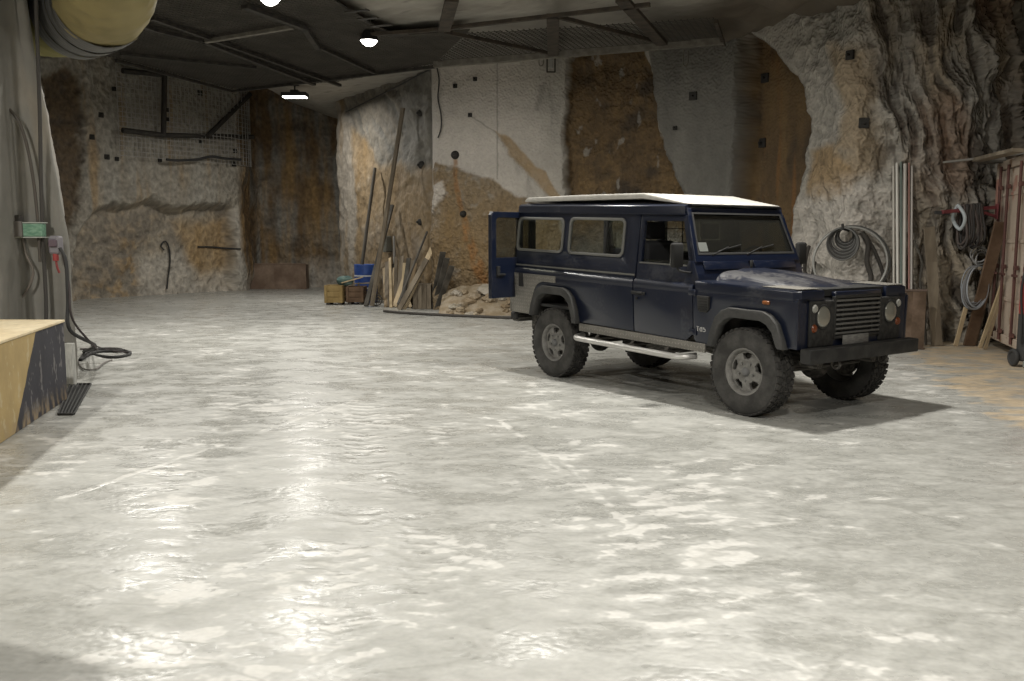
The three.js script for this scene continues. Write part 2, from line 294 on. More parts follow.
// ---- far left wall with the scooped-out foot, then the brown end wall
const PL = makePanel([[-17, -20.5], [-11.35, -22.5], [-8.05, -27.1], [-8.15, -28.9], [-2.5, -29.3]], 8.6, 0.25);
{
  const R = {
    dk: PL.region([[40, 75], [72, 66], [84, 90], [80, 130], [84, 170], [78, 200], [70, 230], [58, 250], [40, 250]]),
    scoop: PL.region([[77, 250], [84, 226], [100, 210], [116, 202], [160, 204], [200, 206], [236, 207], [236, 300], [78, 305]]),
    orange: PL.region([[186, 222], [232, 218], [234, 288], [212, 285], [196, 262]]),
    brown: PL.region([[130, 235], [146, 240], [150, 295], [100, 300], [96, 285], [128, 282]]),
    white: PL.region([[233, 86], [247, 90], [246, 130], [243, 168], [236, 150]]),
    low: PL.region([[150, 258], [184, 250], [210, 275], [242, 270], [244, 300], [150, 300]]),
    post: PL.region([[234, 205], [246, 205], [249, 290], [240, 290], [238, 240]]),
  };
  const uEnd = PL.segs[2].u0;
  PL.surf = (u, v) => {
    const wu = u + 0.2 * fbm(u * 1.2, v * 1.2, 3), wv = v + 0.2 * fbm(u * 1.2 + 40, v * 1.2 + 3, 3);
    const f1 = fbm(u * 0.7 + 20, v * 0.7, 4), f2 = fbm(u * 3 + 9, v * 3, 4), st = streak(u + 80, v, 1.6, 0.15), end = ss(uEnd - 0.2, uEnd + 0.2, u);
    let c = mix(mix(T.slate, T.tan, 0.3), T.grey, clamp(0.55 + 0.8 * st)), d = 0.10 * f1 + 0.03 * f2, h = 0.5 + 0.3 * f2;
    c = mix(c, T.ochre, 0.6 * ss(0.10, 0.4, streak(u + 11, v, 1.6, 0.10)));
    let m = ss(-0.12, 0.12, R.dk(wu, wv) + 0.25 * f2); c = mix(c, mul(mix(T.brown, T.dark, clamp(0.4 + 1.2 * f2)), 0.8), m * 0.9); d -= 0.15 * m * (1 + f2);
    m = ss(-0.1, 0.12, R.scoop(wu, wv)); if (m > 0) {
      const dg = ridge((u - v * 0.8) * 0.9, (v + u) * 0.35, 3); let b = mix(mix(T.slate, T.brown, 0.35), mix(T.grey, T.tan, 0.35), clamp(0.3 + 0.9 * f1 + 0.9 * dg - 0.45)); b = mix(b, T.tan, 0.35 * ss(-0.1, 0.4, f2)); c = mix(c, b, m); d -= m * (0.45 + 0.15 * (dg - 0.6) + 0.1 * f1);
      m = ss(-0.25, 0.2, R.orange(wu, wv)); c = mix(c, mix(T.ochre, T.tan, clamp(0.4 + st)), m * 0.85); m = ss(-0.2, 0.2, R.brown(wu, wv)); c = mix(c, T.ochre, 0.55 * m * ss(-0.3, 0.3, f2)); m = ss(-0.25, 0.2, R.low(wu, wv)); c = mix(c, T.pale, 0.75 * m);
    }
    m = ss(-0.1, 0.1, R.post(wu, wv)); c = mix(c, T.pale, 0.7 * m);
    m = ss(-0.12, 0.1, R.white(wu, wv)); c = mix(c, mix(T.white, T.ochre, ss(0.1, 0.5, streak(u + 5, v, 4, 0.1))), m);
    if (end > 0) { let b = mix(T.brown, T.slate, ss(-0.25, 0.35, st + 0.5 * f1)); b = mix(b, T.ochre, 0.6 * ss(0.0, 0.4, streak(u + 31, v, 1.9, 0.12))); b = mix(b, T.dark, 0.6 * ss(0.1, 0.5, fbm(u * 1.5, v * 1.1 + 50, 4))); b = mix(b, T.pale, 0.6 * ss(1.0, 0.3, v + 0.6 * f1)); c = mix(c, b, end); d += end * 0.12 * f1; }
    const f5 = fbm(u * 9, v * 7, 3), crk = ss(0.045, 0.0, Math.abs(fbm(u * 0.9 + 13, v * 0.7, 4))); c = mix(c, T.dark, 0.10 * crk);
    return { c: mul(c, 1.3 * (1 + 0.35 * f2) * (1 + 0.55 * f5)), d, h: h + 0.4 * f5 - 0.06 * crk };
  };
}
buildPanel('wall_far_left', PL, 0.09, 60, 0.09);

// ---- near left: smooth grey pillar, and the rest of the hall behind the camera
const PP = makePanel([[-9.8, 6], [-9.6, -7.4], [-6.7, -9.1], [-5.32, -9.32], [-5.38, -9.95], [-4.88, -10.02], [-5.45, -11.1], [-8, -11.6], [-10.8, -14], [-13, -18.8], [-17, -20.5]], 5.6, 0.09);
{
  const uC = PP.segs[5].u0, uA = PP.segs[3].u0;
  PP.skew = (u, v) => -0.34 * ss(1.0, 4.6, v) * ss(uC - 0.5, uC - 0.05, u) * (1 - ss(uC + 1.0, uC + 2, u));
  PP.surf = (u, v) => {
    const f1 = fbm(u * 0.8 + 5, v * 0.5, 4), f2 = fbm(u * 5, v * 5, 4), st = streak(u + 20, v, 2, 0.15);
    let c = mix(T.slate, T.grey, clamp(0.55 + 0.7 * st + 0.3 * f1)); c = mul(c, 0.85); c = mix(c, T.tan, 0.25 * ss(0.1, 0.5, f1)); c = mul(c, 1 + 0.12 * f2);
    const near = ss(uA - 2.5, uA - 0.2, u) * (1 - ss(uC + 0.3, uC + 1.5, u)); let d = (0.15 * f1 + 0.03 * f2) * (1 - near) + near * (0.03 * f1 + 0.008 * f2);
    const e = ss(uC - 0.18, uC, u) * (1 - ss(uC + 0.3, uC + 1.2, u)); d -= e * 0.03 * n2(v * 1.4, 2.2);
    const b = ss(uC + 1.5, uC + 2.5, u); c = mix(c, mix(T.brown, T.grey, clamp(0.5 + f1)), b * 0.7);
    return { c, d, h: 0.5 + 0.25 * f2 };
  };
}
buildPanel('wall_left', PP, 0.09, 48, 0.03);
const PF = makePanel([[11, 6], [-9.8, 6]], 5.6, 0.2);
PF.surf = (u, v) => { const f1 = fbm(u * 0.6 + 90, v * 0.6, 4), f2 = fbm(u * 3, v * 3, 3); return { c: mul(mix(T.grey, T.pale, clamp(0.5 + f1)), 1 + 0.15 * f2), d: 0.15 * f1, h: 0.5 + 0.3 * f2 }; };
buildPanel('wall_front', PF, 0.3, 24);

// ---- rock ceiling
{
  const x0 = -18, x1 = 12, z0 = -33, z1 = 7, nx = 190, nz = 260, hgt = (x, z) => CEIL + Math.min(3, Math.max(0, 0.36 * (-5.4 - x)) + 2.0 * ss(-7.0, -8.2, x)) * ss(-15.5, -19, z) + 0.12 * fbm(x * 0.35, z * 0.35, 4) + 0.02 * fbm(x * 2, z * 2, 3) + 0.5 * ss(2.2, 4.5, x - 0.15 * (z + 16)) * fbm(x * 0.9 + 4, z * 0.9, 4);
  const g = new THREE.PlaneGeometry(x1 - x0, z1 - z0, nx, nz); g.rotateX(Math.PI / 2); g.translate((x0 + x1) / 2, 0, (z0 + z1) / 2);
  const p = g.attributes.position; for (let i = 0; i < p.count; i++) p.setY(i, hgt(p.getX(i), p.getZ(i))); g.computeVertexNormals();
  const uvA = g.attributes.uv; for (let i = 0; i < p.count; i++) uvA.setXY(i, (p.getX(i) - x0) / (x1 - x0), (p.getZ(i) - z0) / (z1 - z0));
  const t = bake(928, 1280, (a, b) => { const x = x0 + a * (x1 - x0), z = z0 + b * (z1 - z0), f1 = fbm(x * 0.5, z * 0.5 + 3, 4), f2 = fbm(x * 3, z * 3, 4), s = fbm((x + z) * 0.7, (x - z) * 3.2, 3); let c = mix(T.grey, T.pale, clamp(0.6 + 0.6 * f1 + 0.5 * s)); c = mix(c, T.slate, 0.7 * ss(0.25, 0.5, s)); c = mix(c, [0.10, 0.08, 0.058], 0.9 * ss(2.2, 3.4, x - 0.2 * (z + 16) + 0.6 * f1)); return { c: mul(c, 1 + 0.2 * f2), h: 0.5 + 0.3 * f2 + 0.2 * s }; }, 'ch');
  const m = new THREE.Mesh(g, new THREE.MeshStandardMaterial({ map: t.map, bumpMap: t.bump, bumpScale: 0.05, roughness: 0.85, side: THREE.DoubleSide })); m.name = 'ceiling'; scene.add(m); struct(m);
  const slab = mesh('ceiling_rock_mass', box(31, 0.3, 42, -3.5, CEIL + 3.9, -13), std([0.2, 0.19, 0.17], 0.9)); struct(slab);
}

// ---- wet floor of marble slurry
const gp = (px, py) => { const p = atY(px, py, 0); return [p.x, p.z]; };
const trackDefs = [ // px start, px end, half width m, lug spacing m, strength, irregular
  [[385, 395], [352, 690], 0.17, 0.15, 0.9, 0], [[432, 420], [400, 690], 0.15, 0.13, 0.7, 0], [[560, 440], [860, 680], 0.62, 0.13, 0.9, 1], [[250, 395], [100, 690], 0.5, 0.2, 0.8, 1], [[700, 440], [1000, 600], 0.4, 0.15, 0.6, 1], [[170, 440], [300, 690], 0.4, 0.25, 0.6, 1],
].map(([a, b, w, s, k, ir]) => { const p = gp(...a), q = gp(...b), l = Math.hypot(q[0] - p[0], q[1] - p[1]); return { x: p[0], z: p[1], dx: (q[0] - p[0]) / l, dz: (q[1] - p[1]) / l, l, w, s, k, ir }; });
const lineDefs = [[[40, 505], [190, 455], 0.02], [[190, 455], [300, 418], 0.02], [[300, 418], [380, 392], 0.02], [[905, 510], [1024, 555], 0.02], [[130, 372], [330, 382], 0.015], [[330, 366], [560, 385], 0.015], [[560, 455], [640, 540], 0.02], [[500, 420], [560, 470], 0.02], [[120, 295], [330, 285], 0.05], [[330, 330], [420, 322], 0.03]].map(([a, b, w]) => { const p = gp(...a), q = gp(...b), l = Math.hypot(q[0] - p[0], q[1] - p[1]); return { x: p[0], z: p[1], dx: (q[0] - p[0]) / l, dz: (q[1] - p[1]) / l, l, w }; });
const OCS = 1;
const ochreLine = [gp(905, 352), gp(1010, 430)];
function floorAt(x, z) {
  const f1 = fbm(x * 0.55, z * 0.55, 4), f2 = fbm(x * 2.3 + 7, z * 3.4, 4), f3 = fbm(x * 7, z * 11 + 3, 3), f4 = n2(x * 31, z * 37), fl = fbm((x + 0.3 * z) * 1.1 + 40, (z - 0.3 * x) * 4.5, 4);
  let h = 0.45 + 0.16 * f2 + 0.08 * f3 + 0.03 * f4 + 0.15 * fl, sl = 0.8 * f1 + 0.9 * f2 + 0.45 * f3 + 0.5 * fl;      // sl: how much dry white slurry lies on top
  for (const t of trackDefs) {
    const ax = x - t.x, az = z - t.z, al = ax * t.dx + az * t.dz; if (al < -0.4 || al > t.l + 0.4) continue; let s = -ax * t.dz + az * t.dx + 0.07 * f2 + 0.25 * fbm(al * 0.4, t.w * 50, 2); if (Math.abs(s) > t.w * 1.3) continue;
    const e = ss(t.w * 1.25, t.w * 0.7, Math.abs(s)) * ss(-0.4, 0.3, al) * ss(t.l + 0.4, t.l - 0.4, al) * ss(-0.45, 0.25, 0.8 * f1 + fbm(al * 1.3 + t.s * 90, s * 2.5, 2)), lug = t.ir ? 1.8 * n2(al / t.s * 1.15 + 0.3 * f2, s * 2.6 + t.w * 40) + 0.4 * f3 : Math.sin((al + 0.5 * Math.abs(s) + 0.05 * f3 + 0.04 * f2) * 6.283 / t.s) + 0.9 * f3;
    h += e * t.k * (t.ir ? 0.13 : 0.13) * lug; sl += e * t.k * (t.ir ? 0.6 : 0.5) * lug;
  }
  let ln = 0; for (const t of lineDefs) { const ax = x - t.x, az = z - t.z, al = ax * t.dx + az * t.dz; if (al < 0 || al > t.l) continue; const s = Math.abs(-ax * t.dz + az * t.dx + 0.05 * f2); if (s < t.w * 3) ln = Math.max(ln, ss(t.w * 2.2, t.w * 0.6, s)); }
  ln *= ss(-0.35, 0.15, fbm(x * 2.2 + 3, z * 2.2, 2)); h += 0.12 * ln; sl += 0.6 * ln;
  const w = ss(0.42, 0.66, sl + 0.25 * f3 + 0.12 * f4), grit = ss(0.5, 0.75, f4 + 0.4 * f3);
  const w2 = ss(-0.6, 0.9, sl); let c = mix([0.375, 0.376, 0.352], [0.475, 0.475, 0.45], w2); c = mix(c, [0.68, 0.67, 0.64], 0.6 * w); c = mix(c, [0.31, 0.31, 0.285], 0.5 * ss(0.05, 0.0, Math.abs(fbm(x * 0.8 + 11, z * 1.5, 4)))); c = mul(c, 1 + 0.10 * f3 + 0.09 * f4 + 0.05 * n2(x * 70, z * 70));
  // ochre clay trodden into the slurry on the far side of the old wheel line: another earth, ragged at its border
  const [a, b] = ochreLine, dx = b[0] - a[0], dz = b[1] - a[1], l = Math.hypot(dx, dz), sd = ((x - a[0]) * dz - (z - a[1]) * dx) / l * 1;
  const oc = ss(-0.08, 0.10, sd * OCS - 0.15 + 0.5 * f1 + 0.35 * f2 + 0.15 * f3) * ss(2.2, 3.8, x + 0.6 * f1);
  c = mix(c, mul([0.53, 0.41, 0.26], 1 + 0.25 * f2 + 0.25 * f3), 0.75 * oc * ss(-0.7, 0.3, f2 + 0.5 * f3));
  const fr = fbm(x * 1.9 + 60, z * 2.8, 4); let r = 0.26 + 0.24 * ss(-0.3, 0.4, fr + 0.4 * f3) + 0.08 * w + 0.05 * f4; r = r + 0.12 * oc;
  if (grit > 0) r -= 0.06 * grit;
  return { c, r, h };
}
function floorPatch(x0, x1, z0, z1, w, h) {
  const g = new THREE.PlaneGeometry(x1 - x0, z1 - z0, 8, 8); g.rotateX(-Math.PI / 2); g.translate((x0 + x1) / 2, 0, (z0 + z1) / 2);
  const t = bake(w, h, (a, b) => floorAt(x0 + a * (x1 - x0), z1 - b * (z1 - z0)));
  const m = mesh('floor', g, new THREE.MeshPhysicalMaterial({ map: t.map, roughnessMap: t.rough, bumpMap: t.bump, bumpScale: 0.019, roughness: 1, metalness: 0, side: THREE.DoubleSide })); return struct(m);
}
floorPatch(-5.2, 6.2, -12, -1.8, 1600, 1440);
floorPatch(-5.2, 6.2, -21, -12, 800, 640);
floorPatch(-18, -5.2, -33, -1.8, 520, 1200);
floorPatch(6.2, 12, -21, -1.8, 240, 960);
floorPatch(-5.2, 12, -33, -21, 640, 480);
floorPatch(-18, 12, -1.8, 7, 256, 96);
struct(mesh('floor_rock_mass', box(31, 0.3, 42, -3.5, -0.35, -13), std([0.2, 0.19, 0.17], 0.9)));

// ================================================================ CEILING LAMPS
const glow = new THREE.MeshStandardMaterial({ color: 0x111111, emissive: LAMP_COLOR.clone(), emissiveIntensity: 14, roughness: 0.3 });
const lampMetal = std([0.05, 0.05, 0.05], 0.5, 0.6), lampRim = std([0.25, 0.25, 0.24], 0.4, 0.8);
function floodLamp(p, label, kind = 'round', power = 1) {
  const g = thing('ceiling_lamp', label, 'lamp', [p.x, p.y, p.z]); const s = 0.27;
  if (kind === 'round') {
    mesh('housing', lathe([[0.0, 0.30], [0.06, 0.30], [0.08, 0.2], [0.12, 0.12], [0.16, 0.02], [0.16, 0.0], [0.148, 0.0], [0.148, 0.02], [0.0, 0.1]], 28), lampMetal, g);
    mesh('lens', lathe([[0, -0.09], [0.055, -0.08], [0.10, -0.05], [0.135, -0.008], [0.147, 0.02]], 28), glow, g);
  } else {
    mesh('housing', [rbox(0.62, 0.10, 0.34, 0.02, 0, 0.075, 0), rbox(0.2, 0.08, 0.2, 0.02, 0, 0.15, 0)], lampMetal, g);
    mesh('lens', rbox(0.56, 0.02, 0.28, 0.008, 0, 0.018, 0), glow, g);
  }
  mesh('bracket', [rod(V(0, 0.1, 0), V(0, Math.max(0.35, CEIL + 0.05 - p.y), 0), 0.02), box(0.2, 0.02, 0.1, 0, Math.max(0.3, CEIL - 0.02 - p.y), 0)], lampMetal, g);
  const L = new THREE.RectAreaLight(LAMP_COLOR, LAMP_POWER * power * (kind === 'round' ? 1.58 : 1), kind === 'round' ? s : 0.56, kind === 'round' ? s : 0.28); L.name = 'lamp_light';
  L.position.set(0, kind === 'round' ? -0.10 : -0.012, 0); L.rotation.x = -Math.PI / 2; g.add(L); return g;
}
floodLamp(atY(369, 41, 4.92), 'round floodlight glowing at the edge of the dark mesh canopy, near the wall', 'round', 0.42);
floodLamp(atY(295, 98, 5.0), 'flat rectangular floodlight under the pale rock ceiling beyond the canopy', 'flat', 0.5);
floodLamp(atY(270, -1, 4.92), 'round floodlight hanging in the middle of the dark mesh canopy', 'round', 0.55);
floodLamp(V(-6.1, 4.95, -14.9), 'round floodlight hidden behind the yellow ventilation duct', 'round', 0.85);
floodLamp(V(2.1, 4.95, -8.7), 'round floodlight hanging above the front of the vehicle', 'round', 1.15);
floodLamp(V(0.25, 4.95, -12.0), 'round floodlight hanging just behind the white roof of the vehicle', 'round', 0.4);
floodLamp(V(-5.6, 4.95, -4.2), 'round floodlight hanging above the striped concrete block', 'round', 1.6);
floodLamp(V(1.2, 4.95, -2.5), 'round floodlight hanging above the open slurry floor', 'round', 0.9);
floodLamp(V(5.0, 4.95, -1.0), 'round floodlight hanging over the floor behind the viewpoint', 'round', 0.8);

// ================================================================ OFF-ROAD VEHICLE (x forward from the rear axle, y up, z to its right side)
const fontBold = await new FontLoader().loadAsync('fonts/droid/droid_sans_bold.typeface.json');
const car = thing('off_road_vehicle', 'dusty dark blue long-wheelbase off-road wagon with white roof and its rear door open', 'car', [1.138, 0, -10.77]);
car.rotation.y = -54.76 * Math.PI / 180;
{
  const SH = 0.028, lean = g => { const p = g.attributes.position; for (let i = 0; i < p.count; i++) p.setY(i, p.getY(i) - SH * (p.getX(i) - 1)); return g; };   // body stands a little nose-down
  const B = (name, geos, mat, parent = car) => { const g = lean(flat(geos)); g.computeVertexNormals(); return mesh(name, toCreasedNormals(g, 0.7), mat, parent); };
  const dustTex = (base, dust, at, rough0, rough1) => { const off = rnd() * 50; return bake(512, 512, (u, v) => { const x = u * 5 + off, y = v * 5 + off, q = ss(at, at + 0.55, fbm(x, y, 5) + 0.3 * n2(x * 14, y * 14)), sc = ss(0.55, 0.8, n2(x * 22, y * 4)); return { c: mix(mix(base, dust, 0.5 * q), dust, 0.03 * sc), r: rough0 + (rough1 - rough0) * q }; }, 'cr', true); };
  const paintT = dustTex([0.005, 0.0085, 0.023], [0.042, 0.045, 0.055], 0.1, 0.3, 0.5);
  const paint = new THREE.MeshPhysicalMaterial({ map: paintT.map, roughnessMap: paintT.rough, roughness: 1, clearcoat: 0.35, clearcoatRoughness: 0.25, side: THREE.DoubleSide });
  const hoodT = dustTex([0.009, 0.012, 0.026], [0.13, 0.125, 0.12], -0.2, 0.3, 0.5);
  const hoodPaint = new THREE.MeshPhysicalMaterial({ map: hoodT.map, roughnessMap: hoodT.rough, roughness: 1, clearcoat: 0.3, clearcoatRoughness: 0.35, side: THREE.DoubleSide });
  const white = mottled([0.46, 0.445, 0.41], [0.55, 0.535, 0.50], 0.55, { s: 4 });
  const blk = std([0.015, 0.015, 0.015], 0.85), blkDust = mottled([0.012, 0.012, 0.012], [0.032, 0.031, 0.029], 0.8, { s: 8 });
  const flareM = mottled([0.04, 0.04, 0.039], [0.068, 0.067, 0.065], 0.85, { s: 7 });
  const tyreM = mottled([0.035, 0.034, 0.032], [0.07, 0.067, 0.063], 0.92, { s: 6 }), treadM = mottled([0.022, 0.021, 0.02], [0.06, 0.057, 0.053], 0.95, { s: 9 });
  const rimM = mottled([0.17, 0.165, 0.155], [0.25, 0.243, 0.23], 0.6, { s: 9, metal: 0.2 });
  const chassisM = mottled([0.035, 0.033, 0.03], [0.13, 0.12, 0.105], 0.9, { s: 7 }), steel = std([0.62, 0.61, 0.6], 0.32, 0.85), trim = std([0.15, 0.15, 0.14], 0.5, 0.2), seal = std([0.025, 0.025, 0.025], 0.8);
  const glass = new THREE.MeshPhysicalMaterial({ color: 0xe8ece8, transmission: 1, thickness: 0, roughness: 0, ior: 1.45, side: THREE.DoubleSide });
  const dustyGlass = new THREE.MeshPhysicalMaterial({ color: 0xb8b8b0, transmission: 0.975, thickness: 0, roughness: 0, ior: 1.45, side: THREE.DoubleSide });
  // chequer plate
  const cq = bake(256, 256, (u, v) => { const x = u * 8, y = v * 8, i = Math.floor(x), j = Math.floor(y), fx = x - i - 0.5, fy = y - j - 0.5, s = (i + j) & 1 ? 1 : -1, a = (fx + s * fy) * 0.707, b = (fx - s * fy) * 0.707, q = ss(1, 0.7, Math.hypot(a / 0.46, b / 0.13)), d = fbm(u * 5, v * 5, 4); return { c: mul(mix([0.21, 0.20, 0.18], [0.31, 0.295, 0.265], q), 1 + 0.2 * d), r: 0.55 - 0.1 * q, h: 0.2 + 0.7 * q }; }, 'crh', true);
  const plate = new THREE.MeshStandardMaterial({ map: cq.map, roughnessMap: cq.rough, bumpMap: cq.bump, bumpScale: 0.003, roughness: 1, metalness: 0.35, side: THREE.DoubleSide });
  const zLow = y => 0.79 + 0.03 * clamp((y - 0.6) / 0.5), zUp = y => 0.785 - 0.07 * clamp((y - 1.2) / 0.65);
  // thin skin: polygon in (x,y), outer face at zf(y), mirrored for the far side with s=-1
  function skin(poly, zf, s, t = 0.025, holes = []) { const g = extr(poly, t, 0.004, holes); const p = g.attributes.position; for (let i = 0; i < p.count; i++) { const y = p.getY(i); p.setZ(i, s * (zf(y) - t + p.getZ(i))); } return boxUV(g.index ? g.toNonIndexed() : g, 0.5); }
  const waist = (x0, x1, s) => { const pr = [[1.10, 0.82], [1.15, 0.825], [1.185, 0.815], [1.205, 0.79], [1.215, 0.775], [1.20, 0.76], [1.10, 0.79]]; const g = extr(pr.map(p => [p[1], p[0]]), x1 - x0, 0); const p = g.attributes.position; for (let i = 0; i < p.count; i++) { const a = p.getX(i), b = p.getY(i), c = p.getZ(i); p.setXYZ(i, x0 + c, b, s * a); } return boxUV(g, 0.5); };
  const arch = (cx, y0L, y0R, k = 1) => [[-0.43, y0L], [-0.40, 0.78], [-0.34, 0.92], [-0.27, 0.985], [-0.18, 1.02], [0.20, 1.02], [0.28, 0.99], [0.355, 0.92], [0.41, 0.78], [0.43, y0R]].map(([x, y]) => [cx + x * k, y < 0.75 ? y : 0.4 + (y - 0.4) * k]);
  const FA = 2.794;
  for (const s of [1, -1]) {
    // rear quarter, with wheel arch cut from its lower edge
    const rq = [[-0.84, 1.11], [-0.84, 0.655], [-0.43, 0.655], ...arch(0, 0.655, 0.60, 0.96).slice(1, -1), [0.43, 0.655], [0.43, 0.655], [1.325, 0.655], [1.325, 1.11]];
    const q = B('rear_quarter_panel', [skin(rq, zLow, s), waist(-0.84, 1.325, s)], paint); 
    // upper side with two window openings
    const rw = (x0, x1, y0, y1, r = 0.06) => { const o = []; for (const [cx, cy, a0] of [[x1 - r, y0 + r, -90], [x1 - r, y1 - r, 0], [x0 + r, y1 - r, 90], [x0 + r, y0 + r, 180]]) for (let k = 0; k <= 4; k++) { const a = (a0 + k * 22.5) * Math.PI / 180; o.push([cx + r * Math.cos(a), cy + r * Math.sin(a)]); } return o; };
    const w1 = [-0.775, 0.085, 1.415, 1.782], w2 = [0.215, 1.105, 1.415, 1.79];
    B('side_body', [skin([[-0.84, 1.19], [1.325, 1.19], [1.325, 1.86], [-0.79, 1.86]], zUp, s, 0.022, [rw(...w1), rw(...w2)])], paint);
    for (const w of [w1, w2]) {
      const o = rw(w[0] - 0.018, w[1] + 0.018, w[2] - 0.018, w[3] + 0.018, 0.07), f = B('side_window_frame', skin(o, y => zUp(y) + 0.012, s, 0.02, [rw(w[0] + 0.012, w[1] - 0.012, w[2] + 0.012, w[3] - 0.012, 0.05)]), trim);
      B('pane', skin(rw(w[0], w[1], w[2], w[3], 0.05), y => zUp(y) - 0.004, s, 0.004), glass, f);
      if (w === w2) { B('slide_divider', [skin(rw(w[1] - 0.30, w[1] - 0.27, w[2], w[3], 0.012), y => zUp(y) + 0.004, s, 0.014)], blk, f); }
    }
    B('waist_trim', boxUV(box(2.16, 0.018, 0.012, 0.245, 1.232, s * 0.792), 0.5), trim);
    // front door
    const door = B('front_door', [skin([[1.34, 1.11], [1.34, 0.655], [2.05, 0.64], [2.13, 0.70], [2.155, 0.80], [2.155, 1.11]], zLow, s), waist(1.34, 2.155, s), skin([[1.34, 1.19], [2.14, 1.19], [2.14, 1.36], [1.985, 1.84], [1.34, 1.84]], zUp, s, 0.03, [[[1.395, 1.37], [2.06, 1.37], [1.935, 1.785], [1.395, 1.785]]])], paint);
    if (s < 0) B('door_pane', skin([[1.39, 1.36], [2.065, 1.36], [1.94, 1.79], [1.39, 1.79]], y => zUp(y) - 0.012, s, 0.004), glass, door);
    else { B('door_pane', skin([[1.39, 1.36], [2.065, 1.36], [2.06, 1.40], [1.39, 1.40]], y => zUp(y) - 0.012, s, 0.004), glass, door); }
    B('window_ledge', box(0.70, 0.014, 0.016, 1.73, 1.362, s * (zUp(1.36) + 0.006)), trim, door);
    B('door_handle', [rbox(0.2, 0.035, 0.02, 0.01, 1.42, 1.055, s * 0.832), rbox(0.07, 0.02, 0.035, 0.008, 1.46, 1.058, s * 0.842), mv(new THREE.CylinderGeometry(0.012, 0.012, 0.02, 10).rotateX(Math.PI / 2), 1.4, 1.0, s * 0.83)], blk, door);
    for (const y of [0.74, 1.12]) B('hinge', [rbox(0.09, 0.06, 0.02, 0.006, 2.16, y, s * (zLow(y) + 0.006))], paint, door);
    const mir = B('wing_mirror', [rbox(0.05, 0.235, 0.15, 0.025, 2.05, 1.465, s * 0.93)], blk, door);
    B('mirror_glass', rbox(0.006, 0.2, 0.12, 0.01, 2.021, 1.465, s * 0.93), std([0.5, 0.5, 0.5], 0.08, 1), mir);
    B('mirror_arm', [tube([V(2.10, 1.30, s * 0.79), V(2.10, 1.31, s * 0.88), V(2.06, 1.33, s * 0.92), V(2.05, 1.38, s * 0.93)], 0.011, 16, 7)], blk, mir);
    // front wing
    const wg = [[2.165, 1.13], [2.165, 0.68], [2.20, 0.64], [FA - 0.43, 0.64], ...arch(FA, 0.64, 0.68, 0.96).slice(1, -1), [FA + 0.42, 0.72], [3.355, 0.72], [3.36, 1.13]];
    const wing = B('front_wing', [skin(wg, zLow, s), (() => { const g = extr([[2.165, 0.46], [2.165, 0.80], [2.2, 0.822], [3.30, 0.815], [3.355, 0.77], [3.355, 0.46]], 0.10, 0.02); g.rotateX(-Math.PI / 2); const p = g.attributes.position; for (let i = 0; i < p.count; i++) { const z = p.getZ(i); p.setXYZ(i, p.getX(i), 1.125 + p.getY(i) * 0.9 - (p.getX(i) > 3.2 ? 0.012 : 0), s * -z); } return boxUV(g, 0.5); })()], paint);
    B('wing_front', [skin([[3.335, 0.72], [3.355, 0.72], [3.355, 1.15], [3.335, 1.15]], () => 0.81, s, 0.15)], paint);
    if (s > 0) {
      B('air_intake', [skin([[2.235, 1.095], [2.385, 1.095], [2.375, 0.975], [2.345, 0.945], [2.265, 0.945], [2.245, 0.97]], y => zLow(y) + 0.025, s, 0.03)], blkDust, wing);
      for (let k = 0; k < 5; k++) B('intake_slat', [rbox(0.11, 0.008, 0.012, 0.003, 2.31, 0.97 + k * 0.025, s * (zLow(1) + 0.03))], blk, wing);
      const tg = new TextGeometry('Td5', { font: fontBold, size: 0.052, depth: 0.004, curveSegments: 3 }); tg.translate(2.20, 0.755, zLow(0.76) + 0.002); B('wing_badge', tg, std([0.6, 0.6, 0.6], 0.35, 0.6), wing);
    }
    B('side_repeater', [rbox(0.075, 0.035, 0.03, 0.012, 3.03, 1.095, s * 0.825)], std([0.22, 0.07, 0.015], 0.35), wing);
    B('wing_top_plate', boxUV(extr([[2.95, 0.50], [2.95, 0.79], [3.32, 0.785], [3.34, 0.755], [3.34, 0.50]].map(p => [p[0], s * p[1]]), 0.004, 0.001).rotateX(-Math.PI / 2).scale(1, 1, -1).translate(0, 1.228, 0), 3), plate, wing);
    // wheel arch flares
    for (const [cx, yL, yR] of [[0, 0.655, 0.64], [FA, 0.64, 0.71]]) {
      const cy = cx + 0.03, out = arch(cy, yL, yR, 1.0), inn = arch(cy, yL, yR, 0.86), sh = [...out, ...inn.slice().reverse()], g = extr(sh, 0.10, 0.012); const p = g.attributes.position; for (let i = 0; i < p.count; i++) p.setZ(i, s * (0.78 + p.getZ(i) * 0.85)); B('wheel_arch_flare', boxUV(g, 0.6), flareM);
      const li = arch(cx, yL, yR, 0.94), lo = arch(cx, yL, yR, 0.90), lg = extr([...li, ...lo.slice().reverse()], 0.40, 0); const lp = lg.attributes.position; for (let i = 0; i < lp.count; i++) lp.setZ(i, s * (0.38 + lp.getZ(i))); B('wheel_arch_liner', boxUV(lg, 0.6), chassisM);
    }
    // chequer plate along the sill, step bar with brackets
    B('sill_plate', boxUV(rbox(1.86, 0.085, 0.02, 0.004, 1.39, 0.602, s * 0.80), 3), plate);
    if (s > 0) B('rear_corner_plate', [boxUV(skin([[-0.85, 1.135], [-0.85, 0.655], [-0.44, 0.655], [-0.42, 0.80], [-0.36, 0.95], [-0.30, 1.02], [-0.2, 1.06], [0.05, 1.06], [0.05, 1.135]], y => zLow(y) + 0.008, s, 0.008), 3), boxUV(box(0.008, 0.48, 0.3, -0.853, 0.895, 0.665), 3)], plate);
    if (s > 0) B('fuel_flap', [rbox(0.09, 0.16, 0.012, 0.01, -0.61, 1.055, 0.828)], blk);
